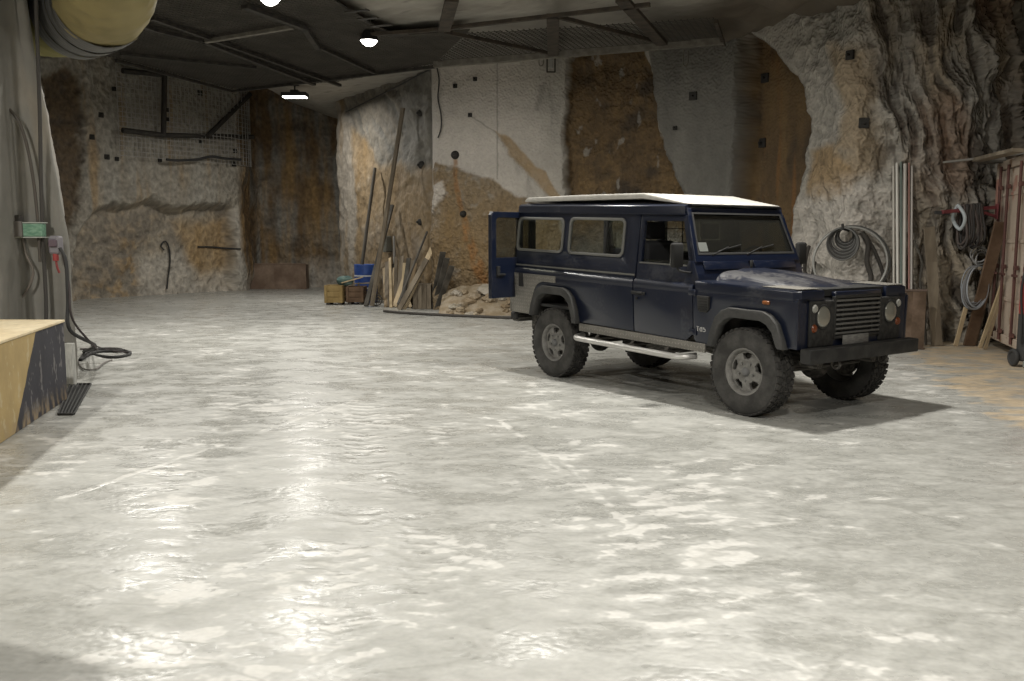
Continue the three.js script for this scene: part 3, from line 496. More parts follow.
    const bar = B('side_step_bar', [tube([V(0.40, 0.50, s * 0.70), V(0.45, 0.49, s * 0.84), V(0.6, 0.485, s * 0.87), V(1.2, 0.485, s * 0.87), V(1.9, 0.485, s * 0.87), V(2.06, 0.49, s * 0.85), V(2.13, 0.50, s * 0.72)], 0.032, 50, 12)], mottled([0.5, 0.49, 0.47], [0.66, 0.65, 0.63], 0.38, { s: 5, metal: 0.55 }));
    for (const x of [0.75, 1.30, 1.80]) B('bracket', [rbox(0.05, 0.02, 0.4, 0.005, x, 0.51, s * 0.66), plank(V(x, 0.5, s * 0.83), V(x + 0.04, 0.58, s * 0.78), 0.03, 0.012)], chassisM, bar);
    // roof side rail and gutter
    B('roof_side', boxUV(extr([[0.70, 1.845], [0.728, 1.845], [0.722, 1.93], [0.70, 1.945], [0.62, 1.96], [0.62, 1.945]], 2.74, 0.003).rotateY(Math.PI / 2).scale(1, 1, s * -1).translate(-0.80, 0, 0), 0.5), paint);
    B('rain_gutter', [box(2.76, 0.014, 0.035, 0.57, 1.853, s * 0.732)], paint);
    // headlamp panel
    const hp = B('headlamp_panel', [rbox(0.035, 0.40, 0.335, 0.02, 3.362, 0.93, s * 0.505)], blkDust);
    const hl = B('headlamp', [lathe([[0.0, 0.0], [0.07, 0.004], [0.092, -0.008], [0.098, -0.02]], 26).rotateZ(-Math.PI / 2).translate(3.395, 0.99, s * 0.50)], new THREE.MeshPhysicalMaterial({ color: 0x7d7c74, roughness: 0.25, metalness: 0.2, clearcoat: 1, side: THREE.DoubleSide }), hp);
    B('lamp_ring', [new THREE.TorusGeometry(0.102, 0.01, 8, 30).rotateY(Math.PI / 2).translate(3.382, 0.99, s * 0.50)], blk, hp);
    B('side_lamp', [lathe([[0, 0.018], [0.028, 0.012], [0.037, 0]], 18).rotateZ(-Math.PI / 2).translate(3.382, 1.065, s * 0.622)], std([0.3, 0.3, 0.28], 0.3), hp);
    B('indicator_lamp', [lathe([[0, 0.018], [0.028, 0.012], [0.037, 0]], 18).rotateZ(-Math.PI / 2).translate(3.382, 0.895, s * 0.622)], std([0.16, 0.04, 0.012], 0.3), hp);
    // wiper
    B('wiper', [rod(V(2.13, 1.465, s * 0.25 + 0.28), V(2.10, 1.54, s * 0.25 + 0.02), 0.006), plank(V(2.10, 1.50, s * 0.25 + 0.16), V(2.085, 1.56, s * 0.25 - 0.18), 0.012, 0.012)], blk);
    // front seat
    const seat = B('seat', [rbox(0.46, 0.14, 0.46, 0.05, 1.5, 0.98, s * 0.42), rbox(0.12, 0.56, 0.44, 0.05, 1.27, 1.3, s * 0.42)], std([0.03, 0.03, 0.033], 0.9));
    B('headrest', [rbox(0.09, 0.18, 0.26, 0.04, 1.22, 1.68, s * 0.42)], std([0.035, 0.035, 0.038], 0.9), seat);
    // chassis rail
    B('chassis_rail', [rbox(4.1, 0.13, 0.08, 0.01, 1.25, 0.58, s * 0.40)], chassisM);
    for (const y of [0.82, 0.96]) B('rear_light', [lathe([[0, 0.02], [0.035, 0.012], [0.045, 0]], 16).rotateZ(Math.PI / 2).translate(-0.865, y, s * 0.72)], std([0.35, 0.03, 0.02], 0.3));
  }
  // roof
  B('roof_skin', boxUV(extr([[-0.79, 1.93], [1.90, 1.93], [1.93, 1.945], [1.3, 1.965], [-0.75, 1.965]], 1.26, 0.004).translate(0, 0, -0.63), 0.5), paint);
  const wr = extr([[-0.735, 1.975], [1.30, 2.005], [1.93, 1.945], [1.955, 1.955], [1.32, 2.062], [0.3, 2.052], [-0.68, 2.03], [-0.735, 2.0]], 1.34, 0.012).translate(0, 0, -0.67);
  B('roof_panel', boxUV(wr, 0.5), white).userData.label = 'raised white roof panel';
  B('roof_lip', [rbox(0.05, 0.02, 1.30, 0.008, 1.955, 1.942, 0)], blk);
  // windscreen: raked frame between bulkhead and roof
  const ws = (y, z) => { const t = (y - 1.30) / 0.62; return V(2.175 - 0.24 * t, y, z); };
  const wsF = extr([[-0.775, 1.40], [0.775, 1.40], [0.70, 1.915], [-0.70, 1.915]], 0.03, 0.006, [[[-0.715, 1.475], [0.715, 1.475], [0.655, 1.865], [-0.655, 1.865]]]);
  const bendW = g => { const p = g.attributes.position; for (let i = 0; i < p.count; i++) { const z = p.getX(i), y = p.getY(i), d = p.getZ(i), q = ws(y, z); p.setXYZ(i, q.x - 0.02 + d, y, z); } return boxUV(g, 0.5); };
  const wf = B('windscreen_frame', bendW(wsF), paint);
  B('windscreen_seal', bendW(extr([[-0.722, 1.468], [0.722, 1.468], [0.662, 1.872], [-0.662, 1.872]], 0.008, 0.002, [[[-0.70, 1.488], [0.70, 1.488], [0.642, 1.855], [-0.642, 1.855]]]).translate(0, 0, 0.03)), seal, wf);
  B('windscreen', bendW(extr([[-0.715, 1.475], [0.715, 1.475], [0.655, 1.865], [-0.655, 1.865]], 0.004, 0).translate(0, 0, 0.012)), dustyGlass, wf);
  B('windscreen_sticker', bendW(extr([[-0.67, 1.50], [-0.55, 1.50], [-0.55, 1.585], [-0.67, 1.585]].map(([x, y]) => [-x, y]), 0.001, 0).translate(0, 0, 0.019)), std([0.17, 0.18, 0.17], 0.6), wf);
  // bulkhead with vent flaps
  const bk = B('bulkhead', [boxUV(extr([[2.0, 1.18], [2.20, 1.18], [2.20, 1.25], [2.175, 1.31], [2.13, 1.41], [2.06, 1.41]], 1.56, 0.008).translate(0, 0, -0.78), 0.5)], paint);
  for (const s of [1, -1]) B('vent_flap', [(() => { const g = rbox(0.012, 0.085, 0.64, 0.006); g.rotateZ(0.4); return g.translate(2.165, 1.365, s * 0.36); })()], paint, bk);
  B('bulkhead_trim', [rbox(0.02, 0.1, 0.03, 0.004, 2.165, 1.36, 0)], blk, bk);
  // bonnet
  const bon = (() => {
    const nx = 26, nz = 28, pos = [], idx = [];
    const top = (t, w) => { const x = 2.20 + 1.145 * t, half = 0.565 - 0.075 * t, e = Math.abs(w), z = half * w, y0 = 1.322 - 0.06 * t - 0.10 * Math.pow(t, 3.2), y = y0 - 0.10 * Math.pow(e, 9) - 0.012 * e * e - 0.05 * Math.pow(t, 22) + 0.012 * ss(0.45, 0.3, e); return [x, y, z]; };
    for (let i = 0; i <= nx; i++) for (let j = 0; j <= nz; j++) pos.push(...top(i / nx, j / nz * 2 - 1));
    for (let i = 0; i < nx; i++) for (let j = 0; j < nz; j++) { const a = i * (nz + 1) + j, b = a + 1, c = a + nz + 1, d = c + 1; idx.push(a, b, d, a, d, c); }
    const g = new THREE.BufferGeometry(); g.setAttribute('position', new THREE.Float32BufferAttribute(pos, 3)); g.setIndex(idx); g.computeVertexNormals(); return boxUV(g, 0.5);
  })();
  { const g = lean(flat(bon)); const m = mesh('bonnet', g, hoodPaint, car); }
  B('bonnet_base', [box(1.12, 0.06, 1.02, 2.76, 1.19, 0)], blk);
  B('engine_bay', [box(1.05, 0.4, 0.84, 2.78, 0.93, 0)], blk);
  // grille
  const gr = B('grille', [rbox(0.03, 0.03, 0.68, 0.006, 3.372, 1.155, 0), rbox(0.03, 0.025, 0.68, 0.006, 3.372, 0.80, 0), rbox(0.03, 0.36, 0.025, 0.006, 3.372, 0.98, 0.335), rbox(0.03, 0.36, 0.025, 0.006, 3.372, 0.98, -0.335), box(0.005, 0.36, 0.68, 3.348, 0.98, 0)], blkDust);
  const slatM = mottled([0.08, 0.079, 0.075], [0.14, 0.137, 0.13], 0.7, { s: 9 });
  for (let k = 0; k < 8; k++) B('slat', [(() => { const g = rbox(0.016, 0.018, 0.65, 0.005); g.rotateZ(-0.35); return g.translate(3.384, 0.835 + k * 0.041, 0); })()], slatM, gr);
  for (const z of [-0.22, 0, 0.22]) B('mullion', [rbox(0.012, 0.31, 0.012, 0.003, 3.374, 0.98, z)], blkDust, gr);
  B('front_apron', [box(0.03, 0.10, 1.3, 3.345, 0.745, 0), rbox(0.05, 0.05, 0.68, 0.01, 3.36, 1.175, 0)], paint);
  B('number_plate', [rbox(0.012, 0.085, 0.38, 0.006, 3.40, 0.775, 0.05)], mottled([0.13, 0.127, 0.12], [0.2, 0.195, 0.185], 0.8, { s: 6 }));
  const bm = B('front_bumper', [boxUV(rbox(0.11, 0.125, 1.62, 0.012, 3.44, 0.672, 0), 0.7)], blkDust);
  for (const z of [-0.35, 0.35]) B('tow_shackle', [new THREE.TorusGeometry(0.04, 0.012, 8, 16).translate(3.42, 0.575, z)], chassisM, bm);
  // rear end
  B('rear_panel', [box(0.03, 0.48, 0.32, -0.83, 0.90, 0.62), box(0.03, 0.48, 0.32, -0.83, 0.90, -0.62), box(0.03, 0.7, 0.08, -0.82, 1.5, 0.70), box(0.03, 0.7, 0.08, -0.82, 1.5, -0.70), box(0.03, 0.08, 1.4, -0.80, 1.89, 0)].map(g => boxUV(g, 0.5)), paint);
  B('rear_crossmember', [rbox(0.12, 0.14, 1.5, 0.01, -0.84, 0.60, 0)], chassisM);
  for (const s of [1, -1]) B('rear_bumperette', [rbox(0.14, 0.09, 0.3, 0.02, -0.85, 0.60, s * 0.62)], blkDust);
  B('load_floor', [box(2.2, 0.03, 1.5, 0.25, 0.78, 0), box(1.1, 0.03, 1.5, 1.75, 0.72, 0), box(2.2, 0.02, 1.5, 0.25, 1.1, 0)], std([0.05, 0.05, 0.05], 0.9));
  for (const s of [1, -1]) B('rear_bench', [rbox(1.5, 0.12, 0.36, 0.04, 0.1, 1.2, s * 0.5)], std([0.04, 0.04, 0.045], 0.9));
  B('middle_seat', [rbox(0.42, 0.14, 1.3, 0.05, 0.72, 1.02, 0), rbox(0.12, 0.30, 1.3, 0.05, 0.48, 1.21, 0)], std([0.035, 0.035, 0.04], 0.9));
  const dash = B('dashboard', [rbox(0.26, 0.16, 1.44, 0.04, 2.0, 1.33, 0)], blk);
  B('steering_wheel', [new THREE.TorusGeometry(0.19, 0.015, 8, 30).rotateY(Math.PI / 2).rotateZ(-0.5).translate(1.76, 1.36, -0.42), rod(V(1.76, 1.36, -0.42), V(1.97, 1.26, -0.42), 0.02)], blk, dash);
  B('cargo_grille', [...[1.25, 1.40, 1.55, 1.70].map(y => box(0.008, 0.008, 1.36, 1.10, y, 0)), ...[-0.6, -0.36, -0.12, 0.12, 0.36, 0.6].map(z => box(0.008, 0.62, 0.008, 1.10, 1.5, z))], blk);
  // open rear door, hinged on the near corner
  {
    const dg = new THREE.Group(); dg.name = 'rear_door'; dg.position.set(-0.845, 0.045, 0.44); dg.rotation.y = -(180 - 103) * Math.PI / 180 - Math.PI * 0 ; car.add(dg);
    // local: +x runs from hinge to lock edge before turning; built in (x,y), thickness z
    const g = extr([[0, 0.84], [0.80, 0.84], [0.80, 1.82], [0.77, 1.86], [0.03, 1.86], [0, 1.82]], 0.045, 0.008, [[[0.08, 1.32], [0.72, 1.32], [0.72, 1.76], [0.69, 1.79], [0.11, 1.79], [0.08, 1.76]]]);
    mesh('door_panel', boxUV(g, 0.5), paint, dg);
    mesh('pane', extr([[0.07, 1.31], [0.73, 1.31], [0.73, 1.80], [0.07, 1.80]], 0.004, 0).translate(0, 0, 0.02), dustyGlass, dg);
    mesh('handle', [rbox(0.05, 0.12, 0.03, 0.008, 0.70, 1.16, -0.015), rbox(0.14, 0.025, 0.025, 0.008, 0.66, 1.12, -0.03)], blk, dg);
    mesh('inner_plate', rbox(0.16, 0.14, 0.01, 0.004, 0.12, 1.16, -0.012), std([0.35, 0.34, 0.33], 0.6), dg);
  }
  // wheels
  const sect = n => { const o = []; for (let k = 0; k <= n; k++) o.push(k / n); return o; };
  const R0 = 0.40, RW = 0.235 / 2;
  const tyreG = lathe([[0.212, -RW * 0.80], [0.225, -RW * 0.92], [0.27, -RW * 1.02], [0.325, -RW * 1.0], [0.365, -RW * 0.94], [0.386, -RW * 0.84], [0.390, -RW * 0.7], [0.390, RW * 0.7], [0.386, RW * 0.84], [0.365, RW * 0.94], [0.325, RW * 1.0], [0.27, RW * 1.02], [0.225, RW * 0.92], [0.212, RW * 0.80]], 56).rotateX(Math.PI / 2);
  const lugs = []; for (let k = 0; k < 40; k++) for (let r = 0; r < 4; r++) { const a = (k + (r % 2) * 0.5) / 40 * Math.PI * 2, w = r === 0 || r === 3 ? 0.052 : 0.04, z = [-0.084, -0.03, 0.03, 0.084][r]; const g = rbox(0.050, 0.018, w, 0.004, 0, 0, 0, 1); g.rotateY(r < 2 ? 0.3 : -0.3); g.translate(0, R0 - 0.009, z); g.rotateZ(a); lugs.push(g); }
  const treadG = flat(lugs);
  const rimBarrel = lathe([[0.216, -0.09], [0.206, -0.08], [0.19, -0.04], [0.19, 0.06], [0.206, 0.085], [0.218, 0.098], [0.212, 0.104], [0.198, 0.094], [0.182, 0.06], [0.182, -0.04], [0.2, -0.085]], 44).rotateX(Math.PI / 2);
  const face = (() => { const o = []; for (let k = 0; k < 50; k++) o.push([0.192 * Math.cos(k / 50 * 6.2832), 0.192 * Math.sin(k / 50 * 6.2832)]); const holes = []; for (let k = 0; k < 5; k++) { const a = k / 5 * 6.2832 + 0.31, pt = (r, d) => [r * Math.cos(a + d), r * Math.sin(a + d)]; holes.push([pt(0.112, -0.20), pt(0.118, 0), pt(0.112, 0.20), pt(0.145, 0.33), pt(0.170, 0.31), pt(0.174, 0), pt(0.170, -0.31), pt(0.145, -0.33)].reverse()); } const g = extr(o, 0.03, 0.006, holes); const p = g.attributes.position; for (let i = 0; i < p.count; i++) { const r = Math.hypot(p.getX(i), p.getY(i)); p.setZ(i, p.getZ(i) + 0.018 + 0.02 * ss(0.19, 0.1, r)); } return g; })();
  const nuts = []; for (let k = 0; k < 5; k++) { const a = k / 5 * 6.2832 + 0.31 + 0.628; nuts.push(new THREE.CylinderGeometry(0.013, 0.013, 0.03, 6).rotateX(Math.PI / 2).translate(0.083 * Math.cos(a), 0.083 * Math.sin(a), 0.068)); }
  const nutM = std([0.22, 0.22, 0.21], 0.5, 0.5), capM = std([0.14, 0.14, 0.14], 0.6);
  const hubG = lathe([[0, 0.105], [0.025, 0.103], [0.038, 0.09], [0.042, 0.05]], 22).rotateX(Math.PI / 2);
  const drum = new THREE.CylinderGeometry(0.15, 0.15, 0.05, 30).rotateX(Math.PI / 2).translate(0, 0, -0.02);
  for (const s of [1, -1]) for (const x of [0, FA]) {
    const w = new THREE.Group(); w.name = 'wheel'; w.position.set(x, R0, s * 0.712); w.rotation.y = s < 0 ? Math.PI : 0; car.add(w); if (x > 1) w.rotation.y += -0.02;
    mesh('tyre', boxUV(tyreG, 1), tyreM, w); mesh('tread', boxUV(treadG, 1), treadM, w); mesh('rim', [rimBarrel, face].map(g => boxUV(g, 2)), rimM, w); mesh('hub_cap', hubG, capM, w); for (const nt of nuts) mesh('wheel_nut', nt, nutM, w); mesh('brake_disc', drum, chassisM, w);
  }
  for (const x of [0, FA]) { mesh('axle', [rod(V(x, 0.40, -0.66), V(x, 0.40, 0.66), 0.05), (() => { const g = new THREE.SphereGeometry(0.15, 18, 12); g.scale(1, 1, 0.8); return g.translate(x, 0.40, x > 1 ? -0.2 : 0.1); })()], chassisM, car); }
  mesh('track_rod', [rod(V(FA + 0.22, 0.41, -0.6), V(FA + 0.22, 0.41, 0.6), 0.018), rod(V(FA + 0.30, 0.47, -0.45), V(FA + 0.34, 0.50, 0.5), 0.022)], chassisM, car);
  for (const s of [1, -1]) mesh('radius_arm', [plank(V(FA - 0.1, 0.38, s * 0.42), V(1.95, 0.50, s * 0.40), 0.05, 0.08)], chassisM, car);
  mesh('gearbox', [rbox(0.9, 0.22, 0.34, 0.05, 1.75, 0.56, 0), rbox(0.5, 0.12, 1.1, 0.02, 1.5, 0.5, 0), rbox(0.55, 0.22, 0.5, 0.04, -0.45, 0.58, 0.35)], chassisM, car);
  mesh('prop_shaft', [rod(V(0, 0.43, 0.1), V(1.4, 0.52, 0.05), 0.03), rod(V(FA, 0.43, -0.2), V(1.9, 0.5, -0.1), 0.03), rod(V(-0.7, 0.5, -0.3), V(1.6, 0.5, -0.3), 0.03)], chassisM, car);
}

// ================================================================ STEEL CANOPY AND TRUSS UNDER THE CEILING
const beamBrown = mottled([0.035, 0.029, 0.023], [0.07, 0.056, 0.042], 0.8, { s: 6, size: 64 });
const canopyM = mottled([0.03, 0.027, 0.022], [0.085, 0.076, 0.062], 0.9, { s: 5 }), wireM = std([0.09, 0.083, 0.072], 0.8, 0.2), beamM = mottled([0.022, 0.02, 0.018], [0.05, 0.044, 0.036], 0.8, { s: 8 }), beamPale = mottled([0.13, 0.12, 0.10], [0.2, 0.185, 0.16], 0.75, { s: 8 });
function clipWires(poly, y, step, w, dir) {            // straight wires inside a plan polygon
  const out = [], c = Math.cos(dir), s = Math.sin(dir), q = poly.map(([x, z]) => [x * c + z * s, -x * s + z * c]); let lo = 1e9, hi = -1e9; for (const [, b] of q) { lo = Math.min(lo, b); hi = Math.max(hi, b); }
  for (let b = lo + step / 2; b < hi; b += step) { const xs = []; for (let i = 0, j = q.length - 1; i < q.length; j = i++) { const [x1, y1] = q[i], [x2, y2] = q[j]; if ((y1 > b) !== (y2 > b)) xs.push(x1 + (x2 - x1) * (b - y1) / (y2 - y1)); } xs.sort((m, n) => m - n); for (let k = 0; k + 1 < xs.length; k += 2) { const l = xs[k + 1] - xs[k]; if (l < 0.02) continue; const m = (xs[k] + xs[k + 1]) / 2; const g = box(l, w, w); g.rotateY(-dir); out.push(g.translate(m * c - b * s, y + (dir > 0.5 ? w : 0), m * s + b * c)); } }
  return out;
}
{
  const Y = 5.06, q = (px, py) => { const p = atY(px, py, Y); return [p.x, p.z]; };
  const main = [[-10.2, -8], [-2.75, -8], q(331, 2), q(350, 13), q(372, 27), q(396, 39), q(470, 33), q(435, 66), q(336, 83), q(232, 90), q(178, 76), q(115, 60)];
  const can = thing('mesh_canopy', 'dark wire mesh canopy sheeting on black steel bars under the ceiling', 'canopy', [0, Y, 0]);
  const sheet = new THREE.Shape(main.map(([x, z]) => new THREE.Vector2(x, -z)));
  mesh('backing_sheet', boxUV(new THREE.ExtrudeGeometry(sheet, { depth: 0.02, bevelEnabled: false }).rotateX(-Math.PI / 2).translate(0, 0.05, 0), 0.4), canopyM, can);
  const wm = mesh('wire_mesh', [...clipWires(main, 0.02, 0.09, 0.008, 0.35), ...clipWires(main, 0.02, 0.09, 0.008, 0.35 + Math.PI / 2)], wireM, can); wm.userData.kind = 'stuff';
  const bars = [[[150, 26], [200, 38], 0.09], [[199, 37], [314, 82], 0.10], [[152, 16], [340, 84], 0.08], [[202, 39], [292, 24], 0.09, 1], [[244, 3], [306, 26], 0.12], [[304, 25], [318, 46], 0.09], [[316, 44], [374, 71], 0.07], [[120, 52], [256, 66], 0.07], [[232, 90], [436, 65], 0.06], [[116, 59], [232, 90], 0.06], [[92, 4], [152, 26], 0.09]];
  for (const [a, b, w, pale] of bars) { const A = atY(a[0], a[1], Y), Bq = atY(b[0], b[1], Y); A.y = Bq.y = -0.03 - 0.02 * (w > 0.08); mesh('bar', boxUV(plank(A, Bq, w, 0.06, V(0, 0, 1).cross(Bq.clone().sub(A)).lengthSq() ? Bq.clone().sub(A).cross(UPV).normalize() : V(1, 0, 0)), 1), pale ? beamPale : beamM, can); }
  // lattice frame along the marble wall
  const tr = thing('lattice_frame', 'brown steel lattice frame with see-through mesh along the top of the marble wall', 'frame', [0, Y, 0]);
  const strip = [q(435, 64), q(722, 43), q(716, 18), q(590, 26), q(470, 33)];
  const tw = mesh('wire_mesh', [...clipWires(strip, 0.0, 0.10, 0.012, 0.35), ...clipWires(strip, 0.0, 0.10, 0.012, 0.35 + Math.PI / 2)], std([0.06, 0.055, 0.047], 0.8), tr); tw.userData.kind = 'stuff';
  const tb = [[[434, 62], [724, 38], 0.10, 1], [[430, 27], [650, 1], 0.07], [[445, 29], [552, 51], 0.06], [[553, 12], [553, 52], 0.20], [[556, 13], [664, 41], 0.07], [[622, -4], [662, 41], 0.20], [[452, -4], [444, 27], 0.20], [[716, 18], [724, 42], 0.06], [[360, 32], [430, 27], 0.05]];
  for (const [a, b, w, pale] of tb) { const A = atY(a[0], a[1], Y), Bq = atY(b[0], b[1], Y); A.y = Bq.y = -0.05; const sd = Bq.clone().sub(A).cross(UPV).normalize(); mesh('bar', boxUV(plank(A, Bq, w, pale ? 0.12 : 0.06, sd), 1), pale ? beamPale : beamBrown, tr); }
  // splintered sheet ends at the canopy edge
  for (const [a, b] of [[[346, 12], [368, 9]], [[358, 19], [378, 17]], [[372, 26], [392, 24]], [[388, 36], [408, 33]]]) { const A = atY(a[0], a[1], Y), Bq = atY(b[0], b[1], Y); A.y = Bq.y = -0.01; mesh('torn_strip', boxUV(plank(A, Bq, 0.10, 0.015, Bq.clone().sub(A).cross(UPV).normalize()), 1), beamM, can); }
  // small brackets hanging from the frame
  const hk = thing('hanging_lamp_bracket', 'small dark box bracket hanging below the lattice frame over the marble', 'bracket', [...(() => { const p = PB.point(551, 72, 0.25); return [p.x, p.y, p.z]; })()]);
  mesh('plate', [box(0.17, 0.02, 0.06, 0, 0.0, 0), box(0.17, 0.02, 0.06, 0, 0.32, 0), box(0.03, 0.32, 0.06, -0.08, 0.16, 0), box(0.03, 0.32, 0.06, 0.08, 0.16, 0)], beamM, hk); mesh('bulb', rbox(0.07, 0.2, 0.05, 0.02, 0, 0.17, 0), std([0.3, 0.3, 0.28], 0.4), hk);
  for (const px of [541, 685]) { const p = PB.point(px, 66, 0.2); const h = tag(mesh('wire_hook', tube([V(p.x - 0.03, p.y + 0.28, p.z), V(p.x - 0.04, p.y + 0.05, p.z), V(p.x, p.y, p.z), V(p.x + 0.05, p.y + 0.06, p.z), V(p.x + 0.05, p.y + 0.28, p.z)], 0.012, 24, 6), beamPale), px < 600 ? 'bent wire hook hanging beside the small box bracket' : 'bent wire hook hanging over the dark grey slab face', 'hook'); }
}
const cableM = std([0.03, 0.03, 0.03], 0.7);
tag(mesh('ceiling_cable', tube([[346, 112], [372, 99], [400, 85], [420, 74], [436, 67]].map(([x, y]) => PM.point(x, y, 0.08)), 0.018, 40, 6), cableM), 'black cable strung along the joint of middle wall and ceiling', 'cable');
tag(mesh('hanging_cable', tube([[437, 68], [439, 80], [438, 98], [441, 115], [441, 128], [438, 138]].map(([x, y]) => PB.point(x, y, 0.06)), 0.016, 40, 6), cableM), 'black cable hanging down the left edge of the white marble face', 'cable');

// ================================================================ ROCK BOLTS
const boltM = mottled([0.02, 0.02, 0.019], [0.05, 0.045, 0.04], 0.7, { s: 20, metal: 0.4, size: 64 });
function bolt(P, px, py, sz, round, label) {
  const [u] = P.uv(px, py), p = P.point(px, py, 0.015), n = P.normalAt(px, py), D = -p.z, s = sz * D / FOCAL;
  const g = thing('rock_bolt', label, 'rock bolt', [p.x, p.y, p.z], 'rock bolts in the quarry walls'); g.rotation.y = Math.atan2(n.x, n.z);
  mesh('plate', round ? lathe([[0, 0.07], [s * 0.2, 0.065], [s * 0.42, 0.035], [s * 0.5, -0.03]], 18).rotateX(Math.PI / 2) : rbox(s, s, 0.05, 0.01), boltM, g);
  mesh('nut', new THREE.CylinderGeometry(s * 0.16, s * 0.16, 0.06, 6).rotateX(Math.PI / 2).translate(0, 0, round ? 0.06 : 0.05), boltM, g);
}
for (const [x, y, s, r, l] of [[850, 55, 9, 0, 'square black rock bolt plate high on the tan outcrop'], [864, 123, 10, 0, 'square black rock bolt plate on the tan outcrop above the leaning pipes'], [765, 78, 9, 0, 'square rock bolt plate at the top of the brown recess'], [762, 143, 9, 0, 'square rock bolt plate in the middle of the brown recess'], [693, 96, 8, 0, 'square black rock bolt plate on the dark grey slab face'], [675, 128, 4, 0, 'tiny bolt on the dark grey slab face'], [455, 155, 9, 1, 'round rock bolt head with a rust streak below the white marble'], [463, 214, 7, 1, 'round rock bolt head on ochre rock with broad rust streak below'], [455, 86, 4, 0, 'tiny bolt high on the white marble face'], [475, 79, 4, 0, 'tiny bolt high on the white marble face'], [470, 115, 4, 0, 'tiny bolt midway up the white marble face']]) bolt(PB, x, y, s, r, l);
for (const [x, y, s, l] of [[420, 113, 7, 'round rock bolt head high on the grey middle wall'], [421, 165, 8, 'round rock bolt head at mid height of the middle wall'], [420, 222, 7, 'round rock bolt head low on the ochre middle wall above the planks']]) bolt(PM, x, y, s, 1, l);
for (const [x, y, s] of [[101, 115, 5], [92, 137, 5], [107, 157, 5], [114, 89, 4], [167, 110, 4], [167, 119, 4], [200, 93, 5], [200, 142, 4], [117, 159, 4], [160, 160, 4], [234, 164, 5], [235, 151, 4]]) bolt(PL, x, y, s, 0, 'small dark rock bolt on the far wall around the wire mesh');

// ================================================================ FAR LEFT WALL: WIRE MESH, BRACKETS, BLOCK
{
  const [u0] = PL.uv(114, 130), [u1] = PL.uv(243, 130), flatAt = (u, v, o = 0.22) => { const p = PL.pos(u), n = PL.nrm(u); return V(p[0] + n[0] * o, v, p[1] + n[1] * o); }, v0 = 3.72, v1 = 7.0, wires = [];
  for (let u = u0; u <= u1; u += 0.125) wires.push(rod(flatAt(u, v0), flatAt(u, v1), 0.009, 0.009, 4));
  for (let v = v0; v <= v1; v += 0.125) { const pts = []; for (let k = 0; k <= 5; k++) pts.push(flatAt(u0 + (u1 - u0) * k / 5, v, 0.22)); for (let k = 0; k < 5; k++) wires.push(rod(pts[k], pts[k + 1], 0.009, 0.009, 4)); }
  const g = thing('wire_mesh_guard', 'grey wire mesh guard with dark tube frame bolted high on the far wall', 'mesh guard', [0, 0, 0]);
  mesh('wire_mesh', wires, std([0.34, 0.33, 0.31], 0.7, 0.1), g).userData.kind = 'stuff';
  const fp = (px, py) => { const [u, v] = PL.uv(px, py); return flatAt(u, v, 0.30); };
  for (const [a, b] of [[[116, 72], [159, 76]], [[158, 75], [157, 137]], [[116, 131], [157, 136]], [[157, 136], [243, 137]], [[240, 94], [201, 137]]]) mesh('frame_tube', rod(fp(...a), fp(...b), 0.07), beamM, g);
  tag(mesh('sagging_cable', tube([[160, 160], [170, 161], [190, 160], [205, 157], [218, 159], [234, 160]].map(p => fp(...p)), 0.035, 40, 6), cableM), 'thick dark cable pinned below the wire mesh guard', 'cable');
  tag(mesh('wall_cable', tube([[164, 250], [161, 246], [165, 241], [169, 248], [170, 262], [168, 278], [167, 289]].map(([x, y]) => PL.point(x, y, 0.06)), 0.022, 40, 6), cableM), 'dark looped cable hanging on the pale foot of the far wall', 'cable');
  tag(mesh('wall_pipe', tube([[198, 247], [210, 247], [222, 248], [234, 249]].map(([x, y]) => PL.point(x, y, 0.05)), 0.025, 30, 6), cableM), 'thin dark pipe across the orange patch of the far wall', 'pipe');
  const A = atY(249, 288, 0), C = atY(311, 288, 0);
  const blkG = thing('steel_trough', 'low brown rusty steel trough at the foot of the brown end wall', 'trough', [(A.x + C.x) / 2, 0, A.z + 0.45]); const tm = mottled([0.15, 0.10, 0.07], [0.26, 0.19, 0.14], 0.85, { s: 3 }), len = C.x - A.x;
  mesh('front_plate', boxUV(rbox(len, 0.76, 0.06, 0.01, 0, 0.38, 0.17), 0.5), tm, blkG); mesh('back_plate', boxUV(rbox(len, 0.76, 0.06, 0.01, 0, 0.38, -0.17), 0.5), tm, blkG); for (const s of [-1, 1]) mesh('end_plate', boxUV(rbox(0.06, 0.76, 0.34, 0.01, s * (len / 2 - 0.03), 0.38, 0), 0.5), tm, blkG); mesh('top_rim', boxUV([rbox(len, 0.04, 0.06, 0.01, 0, 0.78, 0.19)][0], 0.5), tm, blkG);
  const D = atY(243, 289, 0); const db = thing('dark_box', 'small dark box on the floor beside the brown steel trough', 'box', [D.x, 0, D.z + 0.3]); mesh('body', rbox(0.26, 0.24, 0.24, 0.02, 0, 0.12, 0), std([0.07, 0.07, 0.075], 0.8), db); mesh('lid', rbox(0.28, 0.04, 0.26, 0.01, 0, 0.255, 0), std([0.09, 0.09, 0.095], 0.8), db);
}

